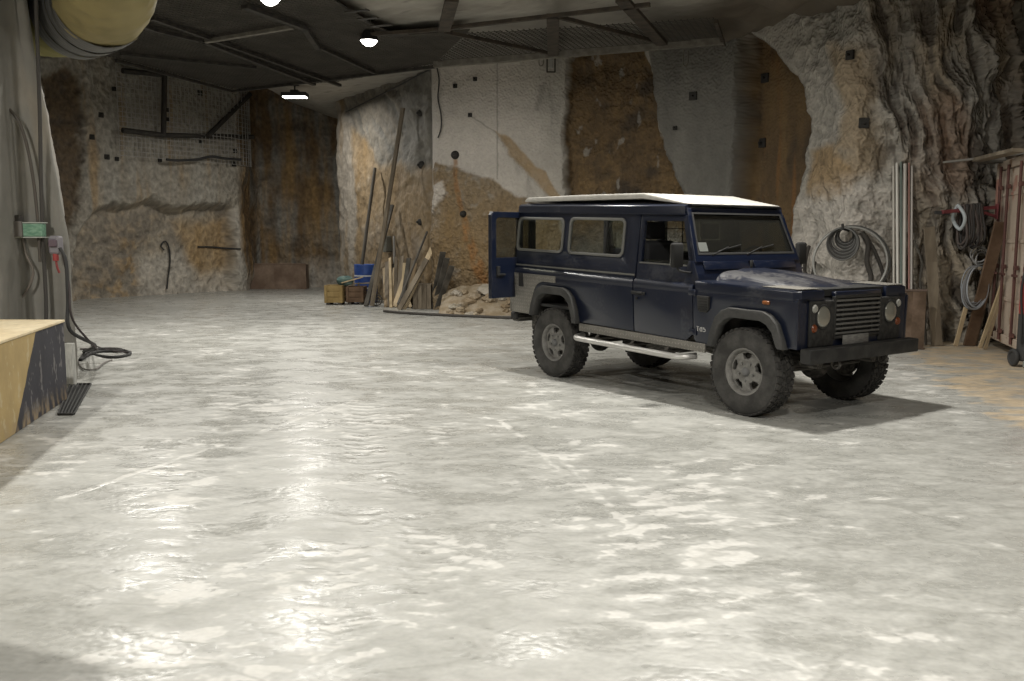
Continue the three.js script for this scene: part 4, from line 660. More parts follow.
// ================================================================ VENTILATION DUCT
{
  const g = thing('ventilation_duct', 'large yellow fabric ventilation duct with grey collar hanging by the pillar', 'duct', [0, 0, 0]);
  const path = new THREE.CatmullRomCurve3([atD(128, -190, 8.6), atD(118, -90, 9.2), atD(106, -8, 10.2), atD(84, 12, 10.9), atD(40, 18, 12.0), atD(-20, 14, 13.0)]);
  const ring = (t0, t1, r0, n, wob) => { const c = new THREE.CatmullRomCurve3(Array.from({ length: 14 }, (_, k) => path.getPoint(t0 + (t1 - t0) * k / 13))); const t = new THREE.TubeGeometry(c, n, r0, 36); const p = t.attributes.position; for (let i = 0; i < p.count; i++) { const k = Math.floor(i / 37), cc = c.getPoint(Math.min(1, k / n)), d = V(p.getX(i), p.getY(i), p.getZ(i)).sub(cc), f = 1 + wob * fbm(k * 0.35, (i % 37 % 36) * 0.25, 3); d.multiplyScalar(f); p.setXYZ(i, cc.x + d.x, cc.y + d.y, cc.z + d.z); } t.computeVertexNormals(); return t; };
  const ym = mottled([0.20, 0.165, 0.07], [0.31, 0.26, 0.12], 0.75, { s: 2, bump: 0.01 }), ym2 = mottled([0.18, 0.165, 0.045], [0.25, 0.225, 0.07], 0.75, { s: 2 });
  mesh('near_section', ring(0.0, 0.47, 0.50, 50, 0.09), ym, g); mesh('far_section', ring(0.62, 1, 0.47, 40, 0.03), ym2, g);
  const gm = mottled([0.10, 0.10, 0.098], [0.18, 0.18, 0.175], 0.7, { s: 3 });
  for (let k = 0; k < 5; k++) mesh('collar_band', ring(0.455 + k * 0.036, 0.455 + k * 0.036 + 0.040, 0.515 - (k % 2) * 0.012, 8, 0.01), gm, g);
  for (const t of [0.1, 0.42, 0.7]) { const p = path.getPoint(t); if (p.y < CEIL - 0.6) mesh('hanger', rod(V(p.x, p.y + 0.45, p.z), V(p.x, CEIL + 0.05, p.z), 0.012), cableM, g); }
}

// ================================================================ PILLAR FITTINGS (left)
const pp = (x, y, o = 0.03) => { const p = PP.point(x, y, o); p.x += PP.skew(PP.uv(x, y)[0], p.y); return p; };
{
  const face = (px, py, o) => { const p = atD(px, py, 9.90 - o); return p; };
  tag(mesh('conduit', tube([[36, -60], [36, 0], [38, 60], [40, 120], [41, 180], [43, 240], [46, 300], [46, 330]].map(([x, y]) => face(x, y, 0.02)), 0.021, 60, 8), std([0.05, 0.046, 0.042], 0.8)), 'dark vertical conduit running up the grey pillar', 'conduit');
  tag(mesh('pillar_cable', tube([[2, 104], [10, 110], [20, 124], [28, 150], [34, 185], [38, 225], [40, 262]].map(([x, y]) => face(x, y, 0.05)), 0.016, 50, 6), std([0.08, 0.07, 0.06], 0.8)), 'thin brown cable curving down to the green switch box on the pillar', 'cable');
  const P = face(26, 230, 0.06), g = thing('switch_box', 'green electrical switch box with grey clamp fixed to the pillar', 'switch box', [P.x, P.y, P.z]), gm = mottled([0.10, 0.22, 0.15], [0.2, 0.34, 0.25], 0.5, { s: 5, size: 128 });
  mesh('case', rbox(0.40, 0.15, 0.10, 0.02, 0, 0, 0), gm, g); mesh('cover', rbox(0.11, 0.17, 0.04, 0.01, -0.06, 0.01, 0.06), std([0.13, 0.12, 0.11], 0.7), g); mesh('clamp', [rbox(0.09, 0.08, 0.08, 0.02, -0.08, 0.12, 0.01), rod(V(-0.08, 0.16, 0), V(-0.08, 0.05, 0.02), 0.015)], std([0.06, 0.055, 0.05], 0.7), g); mesh('rail', [box(0.42, 0.012, 0.11, 0, 0.078, 0), box(0.42, 0.012, 0.11, 0, -0.078, 0)], std([0.35, 0.38, 0.35], 0.6), g);
  tag(mesh('forked_cable', tube([[22, 236], [26, 254], [33, 270], [30, 285], [20, 300]].map(([x, y]) => face(x, y, 0.03)), 0.014, 40, 6), std([0.16, 0.14, 0.12], 0.8)), 'grey brown cable trailing from the green switch box', 'cable');
  tag(mesh('blue_hose', tube([[9, 236], [10, 255], [12, 280], [15, 300], [19, 330]].map(([x, y]) => face(x, y, 0.06)), 0.02, 40, 8), std([0.04, 0.06, 0.16], 0.5)), 'dark blue hose hanging down behind the striped block', 'hose');
  const Q = face(56, 245, 0.08), s = thing('power_socket', 'grey power socket with red plug on the edge of the pillar', 'socket', [Q.x, Q.y, Q.z]);
  mesh('case', rbox(0.12, 0.2, 0.12, 0.03, 0, 0, 0), std([0.2, 0.19, 0.21], 0.5), s); mesh('lid', rbox(0.09, 0.08, 0.03, 0.012, 0, 0.02, 0.07), std([0.11, 0.08, 0.1], 0.5), s); mesh('plug', [mv(new THREE.CylinderGeometry(0.03, 0.03, 0.1, 14), 0, -0.12, 0.02)], std([0.32, 0.05, 0.05], 0.5), s); mesh('red_cord', tube([V(0, -0.16, 0.02), V(0.01, -0.24, 0.02), V(0.02, -0.30, 0)], 0.012, 12, 6), std([0.25, 0.05, 0.05], 0.6), s);
  const gy = (x, y) => atY(x, y, 0.02);
  tag(mesh('black_power_cable', tube([face(60, 248, 0.12), face(66, 262, 0.14), face(68, 300, 0.16), face(70, 330, 0.18), V(-4.85, 0.35, -10.4), gy(84, 352), gy(110, 357), gy(130, 354), gy(118, 349), gy(92, 350), gy(80, 360), gy(96, 352), gy(124, 351)], 0.02, 160, 8), cableM), 'thick black cable hanging from the socket and looping on the floor', 'cable');
  tag(mesh('thin_power_cable', tube([face(62, 250, 0.12), face(69, 285, 0.15), face(73, 320, 0.16), V(-4.88, 0.30, -10.5), gy(92, 345), gy(112, 351), gy(132, 352), gy(112, 349), gy(80, 349)], 0.012, 120, 7), std([0.05, 0.04, 0.04], 0.7)), 'thin dark cable hanging beside the thick one and ending on the floor', 'cable');
  tag(mesh('grey_flex', tube([gy(78, 362), gy(84, 369), gy(96, 369), gy(104, 363), gy(112, 360)], 0.01, 40, 6), std([0.15, 0.14, 0.13], 0.8)), 'thin grey flex lying in an arc on the floor by the pillar', 'cable');
  const po = gy(71.5, 383), pg = thing('marker_post', 'short white post standing between striped block and pillar', 'post', [po.x, 0, po.z]); mesh('shaft', rbox(0.09, 0.46, 0.08, 0.01, 0, 0.23, 0), mottled([0.36, 0.36, 0.34], [0.5, 0.5, 0.47], 0.8, { s: 4 }), pg); mesh('base_plate', rbox(0.13, 0.02, 0.12, 0.004, 0, 0.01, 0), std([0.3, 0.3, 0.28], 0.8), pg);
  // drain grate
  const c = [gy(70, 383), gy(91, 383), gy(74, 413), gy(58, 413)], gr = thing('drain_grate', 'long dark iron drain grate let into the floor beside the striped block', 'grate', [0, 0, 0]); const lp = (a, b, t) => a.clone().lerp(b, t);
  for (let k = 0; k <= 5; k++) { const a = lp(c[0], c[1], k / 5), b = lp(c[3], c[2], k / 5); a.y = b.y = 0.012; mesh('slat', plank(a, b, 0.014, 0.016, V(1, 0, 0)), std([0.05, 0.05, 0.048], 0.7, 0.4), gr); }
  for (const [a, b] of [[c[0], c[1]], [c[3], c[2]]]) { const A = a.clone(), B2 = b.clone(); A.y = B2.y = 0.011; mesh('end_bar', plank(A, B2, 0.03, 0.018, V(0, 0, 1)), std([0.05, 0.05, 0.048], 0.7, 0.4), gr); }
  { const s2 = new THREE.Shape(c.map(p => new THREE.Vector2(p.x, -p.z))); mesh('pan', new THREE.ShapeGeometry(s2).rotateX(-Math.PI / 2).translate(0, 0.003, 0), std([0.012, 0.012, 0.012], 0.9), gr); }
}
// ---- striped concrete block
{
  const far = V(-4.44, 0, -8.86), dir = V(0.44, 0, 1.97).normalize(), L = 3.6, near = far.clone().addScaledVector(dir, L), Ht = 0.79;
  const g = thing('concrete_block', 'low concrete block painted in yellow and black diagonal stripes by the pillar', 'block', [far.x, 0, far.z]);
  const poly = [[0, 0], [near.x - far.x, near.z - far.z], [-1.7, near.z - far.z], [-1.7, -0.05]];
  const body = new THREE.ExtrudeGeometry(new THREE.Shape(poly.map(p => new THREE.Vector2(p[0], -p[1]))), { depth: Ht - 0.03, bevelEnabled: true, bevelSize: 0.012, bevelThickness: 0.012, bevelOffset: -0.012, bevelSegments: 2 }).rotateX(-Math.PI / 2).translate(0, 0.012, 0);
  mesh('body', boxUV(body, 0.5), mottled([0.30, 0.25, 0.15], [0.40, 0.33, 0.2], 0.8, { s: 4 }), g);
  const topM = mottled([0.66, 0.54, 0.34], [0.78, 0.67, 0.46], 0.7, { s: 4 });
  mesh('top_slab', boxUV(new THREE.ExtrudeGeometry(new THREE.Shape(poly.map(p => new THREE.Vector2(p[0] + 0.012, -p[1] * 1.002 + 0.0))), { depth: 0.012, bevelEnabled: true, bevelSize: 0.006, bevelThickness: 0.006, bevelSegments: 2 }).rotateX(-Math.PI / 2).translate(0, Ht - 0.012, 0), 0.5), topM, g);
  // painted face: u along length from far end (0) to near (L), v height
  const t = bake(1024, 256, (a, b) => {
    const u = a * L, v = b * Ht, f = fbm(u * 3, v * 3, 4), f2 = fbm(u * 9, v * 4 + 5, 4), f3 = n2(u * 30, v * 22), wob = 0.02 * fbm(u * 7, v * 7, 3);
    const blackHere = u < 0.93 + (Ht - v) * 0.91 + wob || u > 2.5 + (Ht - v) * 0.91 + wob;
    let c = blackHere ? mul([0.035, 0.035, 0.045], 1 + 0.4 * f) : mul([0.42, 0.31, 0.14], 1 + 0.2 * f + 0.1 * f2);
    const chip = ss(0.20, 0.42, f2 + 0.25 * f3); c = mix(c, blackHere ? [0.20, 0.19, 0.19] : [0.5, 0.42, 0.26], 0.7 * chip); const low = ss(0.22, 0.02, v + 0.12 * f2 + 0.05 * f3); c = mix(c, [0.36, 0.27, 0.16], 0.7 * low * ss(-0.1, 0.3, f2 + 0.1));
    return { c, h: 0.6 - 0.4 * chip + 0.1 * f3 };
  }, 'ch');
  const fg = new THREE.PlaneGeometry(L, Ht - 0.03, 1, 1); fg.translate(L / 2, (Ht - 0.03) / 2 + 0.006, 0); const M = new THREE.Matrix4().makeBasis(dir, UPV, dir.clone().cross(UPV)); const fgm = fg.applyMatrix4(M).translate(0.004, 0, -0.002);
  const pm = mesh('painted_face', fgm, new THREE.MeshStandardMaterial({ map: t.map, bumpMap: t.bump, bumpScale: 0.004, roughness: 0.75, side: THREE.DoubleSide }), g); pm.userData.label = 'worn yellow and black hazard paint';
}
// ---- marble block standing at the left, just outside the photograph (its shadow falls into the corner)
{
  const g = thing('marble_block', 'rough sawn marble block standing on the slurry floor at the left', 'block', [-3.11, 0, -3.09]); g.rotation.y = -0.35;
  mesh('stone', boxUV(rbox(1.5, 1.0, 1.2, 0.16, 0, 0.5, 0, 5), 0.4), mottled([0.45, 0.44, 0.42], [0.62, 0.6, 0.57], 0.8, { s: 3 }), g);
  mesh('timber_bearer', boxUV(rbox(1.3, 0.06, 0.12, 0.005, 0, 0.03, 0.3), 1), mottled([0.2, 0.14, 0.08], [0.3, 0.22, 0.13], 0.9, { s: 5, size: 64 }), g);
}

// ================================================================ DEBRIS BY THE MIDDLE WALL
const woodA = mottled([0.20, 0.145, 0.085], [0.36, 0.28, 0.18], 0.85, { s: 4, st: 0.25 }), woodB = mottled([0.13, 0.105, 0.075], [0.26, 0.22, 0.165], 0.9, { s: 4, st: 0.25 }), woodC = mottled([0.42, 0.33, 0.2], [0.55, 0.44, 0.29], 0.85, { s: 4, st: 0.25 }), woodD = mottled([0.05, 0.045, 0.038], [0.11, 0.10, 0.085], 0.9, { s: 4 });
const leanPlank = (name, a, b, w, t, m, label, side = V(1, 0, 0.4), cat = 'plank', grp) => tag(mesh(name, boxUV(plank(a, b, w, t, side.normalize()), 0.8), m), label, cat, grp);
const gnd = (x, y, h = 0) => atY(x, y, h);
{
  const crate = (px0, px1, py, h, d, m, label, open) => {
    const a = gnd(px0, py), b = gnd(px1, py), w = b.x - a.x, g = thing('wooden_crate', label, 'crate', [(a.x + b.x) / 2, 0, a.z - d / 2]); const n = 3, bh = h / n;
    for (let k = 0; k < n; k++) { mesh('board', boxUV(rbox(w, bh - 0.012, 0.025, 0.004, 0, 0.05 + bh * (k + 0.5), d / 2), 0.8), m, g); mesh('board', boxUV(rbox(w, bh - 0.012, 0.025, 0.004, 0, 0.05 + bh * (k + 0.5), -d / 2), 0.8), m, g); for (const s of [-1, 1]) mesh('board', boxUV(rbox(0.025, bh - 0.012, d - 0.03, 0.004, s * (w / 2 - 0.013), 0.05 + bh * (k + 0.5), 0), 0.8), m, g); }
    for (const s of [-1, 1]) { mesh('corner_post', boxUV(rbox(0.06, h, 0.03, 0.004, s * (w / 2 - 0.04), 0.05 + h / 2, d / 2 + 0.026), 0.8), m, g); mesh('runner', boxUV(rbox(0.08, 0.05, d, 0.004, s * (w / 2 - 0.08), 0.025, 0), 0.8), woodD, g); }
    mesh('bottom', boxUV(rbox(w - 0.06, 0.02, d - 0.06, 0.004, 0, 0.06, 0), 0.8), m, g); return g;
  };
  crate(324.5, 343, 305, 0.42, 0.5, mottled([0.26, 0.18, 0.07], [0.36, 0.26, 0.11], 0.85, { s: 3 }), 'yellow brown wooden crate holding a teal bundle, end of the row');
  crate(346, 364, 304.5, 0.38, 0.5, mottled([0.10, 0.06, 0.035], [0.18, 0.115, 0.07], 0.85, { s: 3 }), 'dark red brown wooden crate in front of the blue drum');
  { const p = gnd(333, 305); const g = new THREE.IcosahedronGeometry(0.17, 5), q = g.attributes.position; for (let i = 0; i < q.count; i++) { const v = V(q.getX(i), q.getY(i), q.getZ(i)), f = 1 + 0.28 * fbm(v.x * 5 + 3, v.y * 5 + v.z * 4, 3); v.multiplyScalar(f); v.y *= 0.75; q.setXYZ(i, v.x * 1.15, v.y, v.z * 0.8); } g.computeVertexNormals(); g.translate(p.x + 0.25, 0.56, p.z - 0.27); tag(mesh('teal_bundle', g, mottled([0.05, 0.10, 0.095], [0.13, 0.19, 0.17], 0.85, { s: 5, size: 128 })), 'crumpled teal plastic bundle lying in the yellow brown crate', 'bundle'); }
  leanPlank('stick', V(gnd(341, 305).x, 0.52, gnd(341, 305).z - 0.1), V(gnd(358, 305).x + 0.1, 0.66, gnd(341, 305).z - 0.2), 0.06, 0.03, woodC, 'pale broken stick lying across the two crates', V(0, 0, 1), 'stick');
  leanPlank('stick', V(gnd(346, 305).x, 0.48, gnd(341, 305).z - 0.3), V(gnd(367, 305).x + 0.05, 0.52, gnd(341, 305).z - 0.15), 0.05, 0.03, woodB, 'grey stick lying flat on the dark red brown crate', V(0, 0, 1), 'stick');
  const bp = atD(366, 280, 22.4), dr = thing('steel_drum', 'blue steel drum with two white bands behind the crates', 'drum', [bp.x, 0, bp.z]), blue = mottled([0.015, 0.05, 0.22], [0.03, 0.085, 0.32], 0.45, { s: 4 });
  mesh('shell', boxUV(lathe([[0, 0.0], [0.28, 0], [0.29, 0.02], [0.285, 0.05], [0.283, 0.30], [0.292, 0.315], [0.283, 0.33], [0.283, 0.60], [0.292, 0.615], [0.283, 0.63], [0.285, 0.90], [0.292, 0.93], [0.285, 0.94], [0.275, 0.92], [0, 0.92]], 40), 1), blue, dr); for (const y of [0.36, 0.66]) mesh('white_band', lathe([[0.286, y - 0.018], [0.288, y], [0.286, y + 0.018]], 40), std([0.5, 0.52, 0.55], 0.6), dr); mesh('bung', mv(new THREE.CylinderGeometry(0.03, 0.03, 0.02, 14), 0.14, 0.925, 0), std([0.3, 0.3, 0.3], 0.5), dr);
  tag(mesh('steel_pole', rod(gnd(357, 303).add(V(0, 0.03, 0)), PM.point(375, 168, 0.12), 0.045, 0.04), woodD), 'dark pole leaning on the ochre wall beside the blue drum', 'pole');
  leanPlank('long_pole', gnd(372, 306, 0.02), PM.point(403, 108, 0.16), 0.09, 0.06, woodB, 'very tall grey pole leaning on the middle wall almost to the ceiling', V(1, 0, 0.5), 'pole');
  leanPlank('long_pole', gnd(366, 306, 0.02), PM.point(392, 205, 0.18), 0.11, 0.05, woodD, 'tall dark board leaning just left of the tallest pole', V(1, 0, 0.5), 'pole');
  const wb = PM.point(388, 244, 0.06), w = thing('wall_box', 'small grey electrical box fixed on the ochre wall above the timber', 'box', [wb.x, wb.y, wb.z]); w.rotation.y = 0.9; mesh('case', rbox(0.26, 0.40, 0.12, 0.02, 0, 0, 0), std([0.13, 0.13, 0.11], 0.7), w); mesh('lid', rbox(0.23, 0.36, 0.02, 0.01, 0, 0.01, 0.065), std([0.17, 0.17, 0.15], 0.7), w);
  { const p = PM.point(394, 236, 0.05), q = PM.point(395, 300, 0.1); tag(mesh('wall_conduit', rod(V(q.x, 0, q.z), V(p.x, p.y, p.z), 0.03), std([0.3, 0.29, 0.27], 0.7)), 'pale grey pipe standing beside the small wall box', 'pipe'); }
  // scrap timber bundle leaning on the wall
  const tops = [[384, 268], [387, 262], [390, 258], [393, 264], [396, 257], [399, 260], [402, 256], [405, 263], [409, 258], [413, 260], [416, 263], [391, 272], [400, 270], [384, 276], [388, 271], [395, 268], [404, 272], [408, 268], [411, 274]];
  tops.forEach(([x, y], i) => { const fx = 386 + (i % 13) * 2.0 + rr(-2, 2), f = gnd(fx, 307.5 - rr(0, 1.5), 0.01), t = PM.point(x, y, 0.14 + rr(0, 0.1)); leanPlank('scrap_board', f, t, rr(0.06, 0.13), rr(0.02, 0.04), [woodA, woodB, woodC, woodD, woodB][i % 5], ['tan', 'grey', 'pale yellowish', 'almost black', 'grey'][i % 5] + ' scrap timber board in the bundle leaning on the middle wall', V(1, 0, rr(0.2, 0.8)), 'board', 'scrap boards leaning on the middle wall'); });
  leanPlank('long_plank', gnd(403, 309, 0.01), atD(439, 235, 20.25), 0.13, 0.04, woodC, 'pale plank leaning at a slant, longest of the timber bundle', V(1, 0, 0.6));
  leanPlank('short_plank', gnd(399, 309.5, 0.01), atD(427, 259, 20.0), 0.13, 0.04, woodB, 'grey plank leaning in front of the long pale plank', V(1, 0, 0.6));
  // board box
  const a = gnd(414, 308.5), b = gnd(432, 308.5), bx = thing('board_box', 'upright grey box of vertical boards at the foot of the timber', 'box', [(a.x + b.x) / 2, 0, a.z + 0.05]), bw = b.x - a.x; for (let k = 0; k < 4; k++) { mesh('board', boxUV(rbox(bw / 4 - 0.006, 0.54, 0.025, 0.004, -bw / 2 + bw / 8 + k * bw / 4, 0.275, 0.16), 0.8), woodB, bx); } for (const s of [-1, 1]) mesh('side', boxUV(rbox(0.02, 0.54, 0.3, 0.004, s * (bw / 2 - 0.01), 0.275, 0), 0.8), woodB, bx); mesh('back', boxUV(rbox(bw, 0.54, 0.02, 0.004, 0, 0.275, -0.16), 0.8), woodB, bx); mesh('lid', boxUV(rbox(bw + 0.02, 0.02, 0.34, 0.004, 0, 0.556, 0), 0.8), woodB, bx);
  // dark boards leaning to the right of the box
  [[432, 308, 443, 252], [437, 309, 452, 266], [434, 308.5, 447, 258]].forEach(([x0, y0, x1, y1], i) => leanPlank('dark_board', gnd(x0, y0, 0.01), atD(x1, y1, 19.55), 0.13, 0.03, woodD, 'dark weathered board leaning in the corner beside the marble face', V(1, 0, -0.3), 'board', 'dark boards in the corner'));
  tag(mesh('steel_rod', rod(gnd(398, 304, 0.3), PM.point(425, 232, 0.12), 0.025), woodD), 'thin dark rod slanting across the middle wall above the boards', 'rod');
  tag(mesh('floor_hose', tube([[384, 311], [400, 312.5], [425, 314], [455, 315.5], [480, 316.5], [505, 317.5], [522, 317.5]].map(([x, y]) => gnd(x, y, 0.03)), 0.028, 80, 8), std([0.05, 0.045, 0.04], 0.8)), 'dark hose lying along the floor in front of the rubble', 'hose');
  { const c = gnd(377, 306), g = tag(mesh('hand_wheel', [new THREE.TorusGeometry(0.13, 0.018, 8, 26).translate(c.x, 0.15, c.z + 0.1), new THREE.TorusGeometry(0.07, 0.012, 8, 20).translate(c.x, 0.15, c.z + 0.1), rod(V(c.x - 0.13, 0.15, c.z + 0.1), V(c.x + 0.13, 0.15, c.z + 0.1), 0.01), rod(V(c.x, 0.02, c.z + 0.1), V(c.x, 0.28, c.z + 0.1), 0.01)], woodD), 'small dark spoked wheel standing at the foot of the tall pole', 'wheel'); }
  // rubble at the foot of the marble wall
  const stone = (p, s, lab, flatY = 1) => { const g = new THREE.IcosahedronGeometry(1, 1), q = g.attributes.position, o = rnd() * 50, sx = rr(0.8, 1.3), sz = rr(0.7, 1.2), sy = rr(0.5, 0.8) * flatY; for (let i = 0; i < q.count; i++) { const v = V(q.getX(i), q.getY(i), q.getZ(i)), f = 1 + 0.5 * n2(v.x * 1.3 + o, v.y * 1.3 + v.z * 1.7 + o); q.setXYZ(i, v.x * f * s * sx, v.y * f * s * sy, v.z * f * s * sz); } const ro = rr(0, 6); g.rotateY(ro); g.translate(p.x, p.y + s * sy * 0.8, p.z); const gg = toCreasedNormals(g, 0.2); return tag(mesh('rubble_stone', boxUV(gg, 1), [stoneA, stoneB, stoneC][Math.floor(rnd() * 3)]), lab, 'stone', 'rubble stones at the foot of the marble wall'); };
  const stoneA = mottled([0.27, 0.21, 0.135], [0.38, 0.32, 0.24], 0.9, { s: 5, bump: 0.006 }), stoneB = mottled([0.33, 0.30, 0.24], [0.45, 0.41, 0.35], 0.9, { s: 5, bump: 0.006 }), stoneC = mottled([0.22, 0.165, 0.10], [0.32, 0.25, 0.17], 0.9, { s: 5, bump: 0.006 });
  // heap: loose fines banked against the rock
  const hx0 = gnd(438, 315).x, hx1 = gnd(536, 315).x, heapY = (x, z) => { const i = clamp((x - hx0) / (hx1 - hx0)), zf = -18.72 - 0.25 * n2(x * 1.3, 4) + 0.25 * i, t = clamp((zf - z) / 1.3), e = Math.sin(Math.PI * clamp(i * 0.9 + 0.10)); return 0.66 * Math.pow(t, 0.9) * (0.35 + 0.65 * e) + 0.09 * fbm(x * 3, z * 3, 4) * Math.sqrt(t); };
  { const n = 60, m = 26, pos = [], idx = []; for (let i = 0; i <= n; i++) for (let j = 0; j <= m; j++) { const x = hx0 + (hx1 - hx0) * i / n, z = -18.4 - 2.0 * j / m + 0.45 * Math.max(0, x) ; pos.push(x, Math.max(-0.01, heapY(x, z)) - 0.004, z); } for (let i = 0; i < n; i++) for (let j = 0; j < m; j++) { const a2 = i * (m + 1) + j, b2 = a2 + m + 1; idx.push(a2, b2, b2 + 1, a2, b2 + 1, a2 + 1); } const g = new THREE.BufferGeometry(); g.setAttribute('position', new THREE.Float32BufferAttribute(pos, 3)); g.setIndex(idx); g.computeVertexNormals(); const o = tag(mesh('rubble_heap', boxUV(g, 1), stoneA), 'heap of loose tan rubble banked against the marble wall', 'rubble'); o.userData.kind = 'stuff'; }
  for (let k = 0; k < 30; k++) { const x = rr(hx0 + 0.15, hx1 - 0.1), z = rr(-19.7, -18.6), s = rr(0.05, 0.13); stone(V(x, Math.max(0, heapY(x, z)) - 0.03, z), s, 'tan rubble stone lying on the heap below the marble wall'); }
  for (const [px, py, s] of [[470, 313, 0.20], [492, 312, 0.26], [512, 312, 0.24], [503, 308, 0.22]]) { const p = gnd(px, py); stone(V(p.x, Math.max(0, heapY(p.x, p.z)) - 0.06, p.z), s, 'large pale slab of rubble in front of the heap', 0.7); }
}

// ================================================================ RIGHT SIDE: CONTAINER, PIPES, COILS
{
  const A = V(7.1, 0, -13.27), f = V(-0.276, 0, 0.961), n = V(-0.961, 0, -0.276), Wd = 2.44, Ht = 2.52, y0 = 0.14;
  const g = thing('storage_container', 'rusty pinkish beige storage container with red paint patches and lock rods', 'container', [A.x, 0, A.z]);
  const rustT = bake(512, 512, (a, b) => { const u = a * Wd, v = b * Ht, f1 = fbm(u * 2, v * 2, 4), f2 = fbm(u * 6, v * 3 + 4, 4), f3 = n2(u * 40, v * 30); let c = mix([0.34, 0.27, 0.21], [0.46, 0.39, 0.32], clamp(0.5 + f1)); c = mix(c, [0.26, 0.08, 0.06], 0.7 * ss(0.22, 0.4, fbm(u * 1.6 + 9, v * 1.1 + 3, 4))); c = mix(c, [0.18, 0.09, 0.04], 0.7 * ss(0.28, 0.5, f2 + 0.2 * f3)); return { c: mul(c, 1 + 0.1 * f3), h: 0.5 + 0.3 * f2 }; }, 'ch', true);
  const cm = new THREE.MeshStandardMaterial({ map: rustT.map, bumpMap: rustT.bump, bumpScale: 0.006, roughness: 0.8, side: THREE.DoubleSide });
  const M = new THREE.Matrix4().makeBasis(f, UPV, n); const loc = (gm, k = 0.41) => boxUV(gm, k).applyMatrix4(M);
  const dark = std([0.03, 0.028, 0.026], 0.9);
  // local: x along the face (0 far .. Wd near), y up, z outwards
  mesh('body', loc(rbox(Wd, Ht, 2.3, 0.02, Wd / 2, y0 + Ht / 2, -1.2)), cm, g);
  mesh('skid', loc([box(Wd, y0, 0.12, Wd / 2, y0 / 2, -0.35)][0]), dark, g);
  for (const [x0, x1] of [[0.06, 1.2], [1.24, 2.38]]) { const dg = mesh('door_leaf', loc(rbox(x1 - x0, Ht - 0.22, 0.05, 0.01, (x0 + x1) / 2, y0 + Ht / 2, -0.02)), cm, g); for (const y of [0.75, 1.55, 2.2]) mesh('door_rib', loc(rbox(x1 - x0 - 0.1, 0.05, 0.02, 0.008, (x0 + x1) / 2, y, 0.01)), cm, dg); }
  const rodM = mottled([0.06, 0.022, 0.018], [0.12, 0.05, 0.04], 0.7, { s: 6, size: 64 });
  for (const x of [0.30, 0.74, 1.4, 1.9]) { const rd = mesh('lock_rod', loc(rod(V(x, y0 + 0.04, 0.06), V(x, y0 + Ht - 0.06, 0.06), 0.02)), rodM, g); for (const y of [0.3, 1.2, 2.3]) mesh('rod_bracket', loc(rbox(0.10, 0.06, 0.05, 0.008, x, y, 0.05)), rodM, rd); mesh('lock_handle', loc(rbox(0.26, 0.035, 0.02, 0.006, x + 0.1, 1.1, 0.085)), rodM, rd); }
  mesh('top_beam', loc(rbox(Wd, 0.12, 0.08, 0.01, Wd / 2, y0 + Ht - 0.04, 0.0)), cm, g); mesh('bottom_beam', loc(rbox(Wd, 0.12, 0.08, 0.01, Wd / 2, y0 + 0.06, 0.0)), cm, g); for (const x of [0.04, Wd - 0.04]) mesh('corner_post', loc(rbox(0.09, Ht, 0.1, 0.01, x, y0 + Ht / 2, 0.0)), cm, g);
  const W2 = (x, y, z) => A.clone().addScaledVector(f, x).addScaledVector(n, z).add(V(0, y, 0)), top = y0 + Ht;
  leanPlank('roof_board', W2(0.2, top + 0.05, 0.35), W2(1.6, top + 0.06, 0.15), 0.16, 0.05, woodB, 'pale grey board projecting over the edge of the container roof', V(0, 0, 1));
  leanPlank('roof_board', W2(0.05, top + 0.02, 0.3), W2(0.9, top + 0.02, -0.9), 0.12, 0.04, woodD, 'dark board lying flat on the container roof', V(1, 0, 0));
  tag(mesh('roof_rod', rod(W2(-0.1, top - 0.02 + 0.07, 0.75), W2(1.2, top + 0.1, -0.5), 0.018), std([0.2, 0.19, 0.17], 0.6)), 'thin grey rod sticking out from the container roof', 'rod');
  // red bracket arm on the container
  const rb = thing('hose_bracket', 'dark red steel bracket arm projecting from the container towards the outcrop', 'bracket', [0, 0, 0]), red = mottled([0.13, 0.025, 0.03], [0.2, 0.045, 0.05], 0.6, { s: 6, size: 64 }); const bA = W2(0.32, 2.03, 0.1), bB = atD(942, 212, 12.9), tip = atD(937, 211, 12.95);
  mesh('arm', boxUV(plank(bA, bB, 0.05, 0.07, UPV.clone()), 1), red, rb); mesh('brace', boxUV(plank(W2(0.32, 1.90, 0.1), bA.clone().lerp(bB, 0.42), 0.04, 0.04, UPV.clone()), 1), red, rb); mesh('wall_plate', boxUV(plank(W2(0.32, 1.86, 0.09), W2(0.32, 2.08, 0.09), 0.14, 0.02, f), 1), red, rb); mesh('tip', boxUV(plank(bA.clone().lerp(bB, 0.86).add(V(0, -0.03, 0)), tip.clone().add(V(-0.03, -0.02, 0)), 0.05, 0.06, UPV.clone()), 1), std([0.02, 0.02, 0.02], 0.7), rb);
  // hose loops hung over the arm
  const dirArm = bB.clone().sub(bA).normalize();
  const loop = (c, drop, wd, r, m, lab, grp, tw = 0) => { const pts = []; const sd = dirArm.clone().cross(UPV).normalize(); for (let k = 0; k < 14; k++) { const a = k / 14 * 6.2832; pts.push(c.clone().addScaledVector(sd, Math.sin(a) * wd * (0.55 + 0.45 * (1 - Math.cos(a)) / 2) + 0.02 * Math.sin(a * 3 + drop * 9)).addScaledVector(dirArm, tw * Math.sin(a + 1)).add(V(0, -drop * (1 - Math.cos(a)) / 2, 0))); } return tag(mesh('hose_loop', tube(pts, r, 70, 8, true), m), lab, 'hose', grp); };
  const hm = [std([0.045, 0.04, 0.038], 0.7), std([0.07, 0.055, 0.05], 0.75), std([0.035, 0.033, 0.032], 0.7)];
